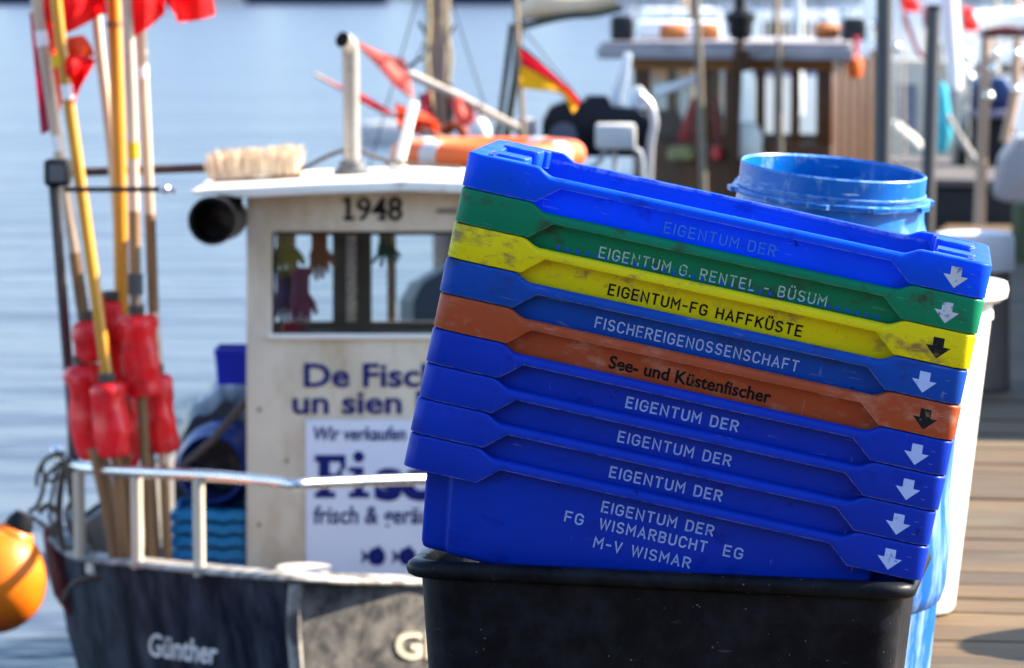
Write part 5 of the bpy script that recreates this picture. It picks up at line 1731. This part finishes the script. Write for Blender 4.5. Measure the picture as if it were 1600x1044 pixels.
# black pontoon and beam below
o = thing('work_pontoon', 'low black pontoon with a grey timber edge below the outboard engine', 'pontoon', P(1520, 330, 22.9))
mb = MB()
pprism(mb, [(1440, 470), (1440, 291), (1640, 296), (1640, 470)], 23.6, 3.0)
mb.build('hull', mat('black_boat_hull', (0.012, 0.011, 0.012), 0.4, var=0.3), o, world=True, bevel=0.02)
mb = MB()
pprism(mb, [(1440, 290), (1440, 279), (1640, 284), (1640, 295)], 23.55, 3.0)
mb.build('timber_edge', mat('grey_timber_edge', (0.09, 0.08, 0.075), 0.8, var=0.2), o, world=True)
mb = MB()
ptube(mb, smooth_path([(1480, 180), (1500, 215), (1522, 250), (1535, 275)]), 23.4, [4, 5, 6, 5], 8)
mb.build('grey_hose', mat('grey_hose_rubber', (0.30, 0.29, 0.26), 0.6, var=0.2), o, world=True)
# poles with metal balls added to throw round sun glints
M_tanp = mat('tan_pole', (0.42, 0.29, 0.20), 0.5, var=0.2, scale=9, stretch=(1, 1, 0.2))
for ln, r_, lb_ in (([(1541, 60), (1538, 150), (1530, 352)], 9, 'pale wooden pole standing in front of the outboard engine'), ([(1590, 60), (1586, 150), (1570, 222)], 8, 'shorter pale pole at the right edge of the picture')):
    t_ = thing('wooden_pole', lb_, 'pole', P(*ln[-1], 22.0), group='pale wooden poles at the right')
    mb = MB()
    ptube(mb, ln, 22.0, r_, 12)
    mb.build('shaft', M_tanp, t_, world=True)
    mb = MB()
    for x, y in (((1545, 150), (1552, 108), (1556, 84)) if ln[0][0] < 1560 else ((1588, 84), (1588, 140))):
        c_ = P(x, y, 21.85)
        q = 0.026
        mb = MB().lathe([(q * max(0.01, math.sin(math.pi * k_ / 12)), -q * math.cos(math.pi * k_ / 12)) for k_ in range(13)], 16, Matrix.Translation(c_))
        mb.build('glint_ball', mat('polished_metal', (0.85, 0.82, 0.76), 0.18, metal=1.0, var=0.02), t_, world=True)
rl = thing('boat_railing', 'shiny metal railing with round knobs on the boat at the right', 'railing', P(1510, 250, 25.2))  # railing and knobs added so that the sun glints off them
mb = MB()
for x, y in ((1510, 88), (1515, 122), (1366, 38), (1364, 78), (1400, 74)):
    q = 0.032
    mb = MB().lathe([(q * max(0.01, math.sin(math.pi * k_ / 12)), -q * math.cos(math.pi * k_ / 12)) for k_ in range(13)], 16, Matrix.Translation(P(x, y, 25.2)))
    mb.build('glint_knob', MATS['polished_metal'], rl, world=True)
mb = MB()
ptube(mb, [(1510, 88), (1515, 122), (1512, 290)], 25.2, 2, 8)
ptube(mb, [(1366, 38), (1364, 78), (1368, 300)], 25.2, 2, 8)
ptube(mb, [(1400, 74), (1402, 300)], 25.2, 2, 8)
mb.build('stanchions', M_steel, rl, world=True)

# moored yachts behind the wooden boat
M_win = mat('dark_yacht_window', (0.03, 0.035, 0.05), 0.15)
for k_, (x0, x1, yt, Y, lb, stripe_c) in enumerate(((985, 1150, -70, 46.0, 'cream motor yacht moored far behind the left half of the white roof', (0.40, 0.16, 0.06)), (1160, 1330, -90, 50.0, 'white motor yacht moored far behind the right half of the white roof', (0.05, 0.07, 0.2)), (1340, 1500, -90, 44.0, 'pale motor yacht moored far behind the grey steel mooring posts', (0.30, 0.02, 0.03)), (1500, 1690, -90, 52.0, 'white motor yacht moored far behind the dark red canopy', (0.12, 0.10, 0.08)))):
    c_ = P((x0 + x1) / 2, 0, Y)
    t_ = thing('motor_yacht', lb, 'yacht', (c_.x, Y, WZ), group='motor yachts moored beyond the wooden boat')
    hw = S((x1 - x0) / 2, Y)
    zh = P(0, 74, Y).z - WZ
    zc_ = P(0, 20, Y).z - WZ
    MB().loft([[Vector((x * hw * k, y * k, z)) for x, y in ((-1, 0), (-0.85, -0.5), (0.9, -0.6), (1.0, 0), (1.0, 3.0), (-0.6, 3.0))] for z, k in ((-0.2, 0.9), (zh * 0.5, 0.97), (zh, 1.0))]).build('hull', (M_beige, M_gel, M_gel, M_gel)[k_], t_, bevel=0.02)
    MB().loft([[Vector((x * hw * k, y, z)) for x, y in ((-0.75, 0.1), (0.8, 0.1), (0.8, 2.2), (-0.75, 2.2))] for z, k in ((zh + 0.002, 1.0), (zc_, 0.92), (zc_ + 0.03, 0.9))]).build('cabin', M_gel, t_, bevel=0.02)
    MB().box((-hw * 0.85, -0.56, zh * 0.80), (hw * 0.88, -0.44, zh * 0.88)).build('trim_stripe', mat('yacht_stripe_%s' % ('rust', 'navy', 'red', 'brown')[k_], stripe_c, 0.5), t_)
    mb = MB()
    for q in range(4):
        xa_ = -0.62 * hw + q * 0.34 * hw
        mb.box((xa_, 0.06, zh + (zc_ - zh) * 0.25), (xa_ + 0.24 * hw, 0.12, zh + (zc_ - zh) * 0.75))
    mb.build('windows', M_win, t_)
    MB().tube([(0.1 * hw, 1.0, zc_ + 0.02), (0.1 * hw, 1.0, zc_ + 3.5)], 0.05, 10).build('mast', M_tanp, t_)
    mb = MB()
    for q in range(6):
        mb.tube([(-hw * 0.95 + q * hw * 0.38, -0.3, zh), (-hw * 0.95 + q * hw * 0.38, -0.3, zh + 0.45)], 0.014, 8)
    mb.tube([(-hw * 0.95, -0.3, zh + 0.45), (hw * 0.95, -0.3, zh + 0.45)], 0.016, 8)
    mb.build('railing', M_steel, t_)

# ------------------------------------------------------------------ far shore: moored boats and pale houses (mirrored in the water)
M_house = [mat('pale_far_house', (0.70, 0.68, 0.64), 0.8), mat('cream_far_house', (0.66, 0.58, 0.46), 0.8), mat('rose_far_house', (0.5, 0.34, 0.28), 0.8)]
M_tile = mat('far_roof_tiles', (0.16, 0.07, 0.05), 0.8)
for i_, (px, wd, hh, mi, lb_) in enumerate(((-120, 9, 8, 0, 'pale house at the far left of the opposite shore'), (80, 7, 7, 1, 'cream house on the opposite shore above the flag poles'), (300, 11, 9, 0, 'wide pale house on the opposite shore above the brush'), (520, 8, 7, 0, 'pale house on the opposite shore above the exhaust pipe'), (740, 10, 9, 1, 'cream house on the opposite shore right of the mast'), (960, 9, 8, 2, 'rose house on the opposite shore above the wooden boat'), (1200, 12, 9, 0, 'widest pale house on the opposite shore'), (1450, 10, 8, 1, 'cream house on the opposite shore at the right'))):
    c_ = P(px, 0, 344)
    h_ = thing('far_house', lb_, 'house', (c_.x, 344, 1.0), group='houses on the opposite shore')
    MB().box((-wd / 2, 0, 0), (wd / 2, 8, hh)).build('wall', M_house[mi], h_)
    MB().prism([(-wd / 2 - 0.4, -0.4, hh + 0.01), (wd / 2 + 0.4, -0.4, hh + 0.01), (0, -0.4, hh + wd * 0.4)], (0, 8.8, 0)).build('roof', M_tile, h_)
    mb = MB()
    for r_ in range(2):
        for c in range(3):
            mb.box((-wd / 2 + wd * (c + 0.3) / 3, -0.04, 1.2 + 3 * r_), (-wd / 2 + wd * (c + 0.7) / 3, -0.005, 2.8 + 3 * r_))
    mb.build('windows', M_dark, h_)
fb = None
for px, ln, lb_ in ((285, 4, 'small dark boat on the far shore right of the red flags'), (440, 5, 'dark boat moored on the far shore left of the exhaust pipe'), (545, 6, 'dark navy boat moored on the far shore above the exhaust pipe'), (745, 7, 'dark navy boat moored on the far shore right of the mast'), (30, 6, 'dark boat moored on the far shore at the left edge')):
    c_ = P(px, 0, 290)
    if fb is None:
        fb = thing('far_boat', lb_, 'boat', (c_.x, 290, WZ), group='boats moored along the opposite shore')
        MB().loft([[Vector((x * k, y * k, z)) for x, y in ((-2.2, 0), (-1.6, -0.8), (1.8, -0.9), (2.0, 0), (1.8, 0.9), (-1.6, 0.8))] for z, k in ((-0.3, 0.8), (0.4, 0.95), (1.0, 1.05))]).build('hull', mat('far_navy_hull', (0.015, 0.018, 0.05), 0.5), fb)
        MB().loft([[Vector((x * k + 0.2, y * k, z)) for x, y in ((-0.9, -0.55), (0.9, -0.55), (0.9, 0.55), (-0.9, 0.55))] for z, k in ((1.01, 1.0), (1.9, 0.85))]).build('cabin', M_gel, fb)
        o_ = fb
    else:
        o_ = copy_thing(fb, (c_.x, 290, WZ))
        o_['label'] = lb_
    o_.scale = (ln / 4.0, ln / 4.0, ln / 5.0)
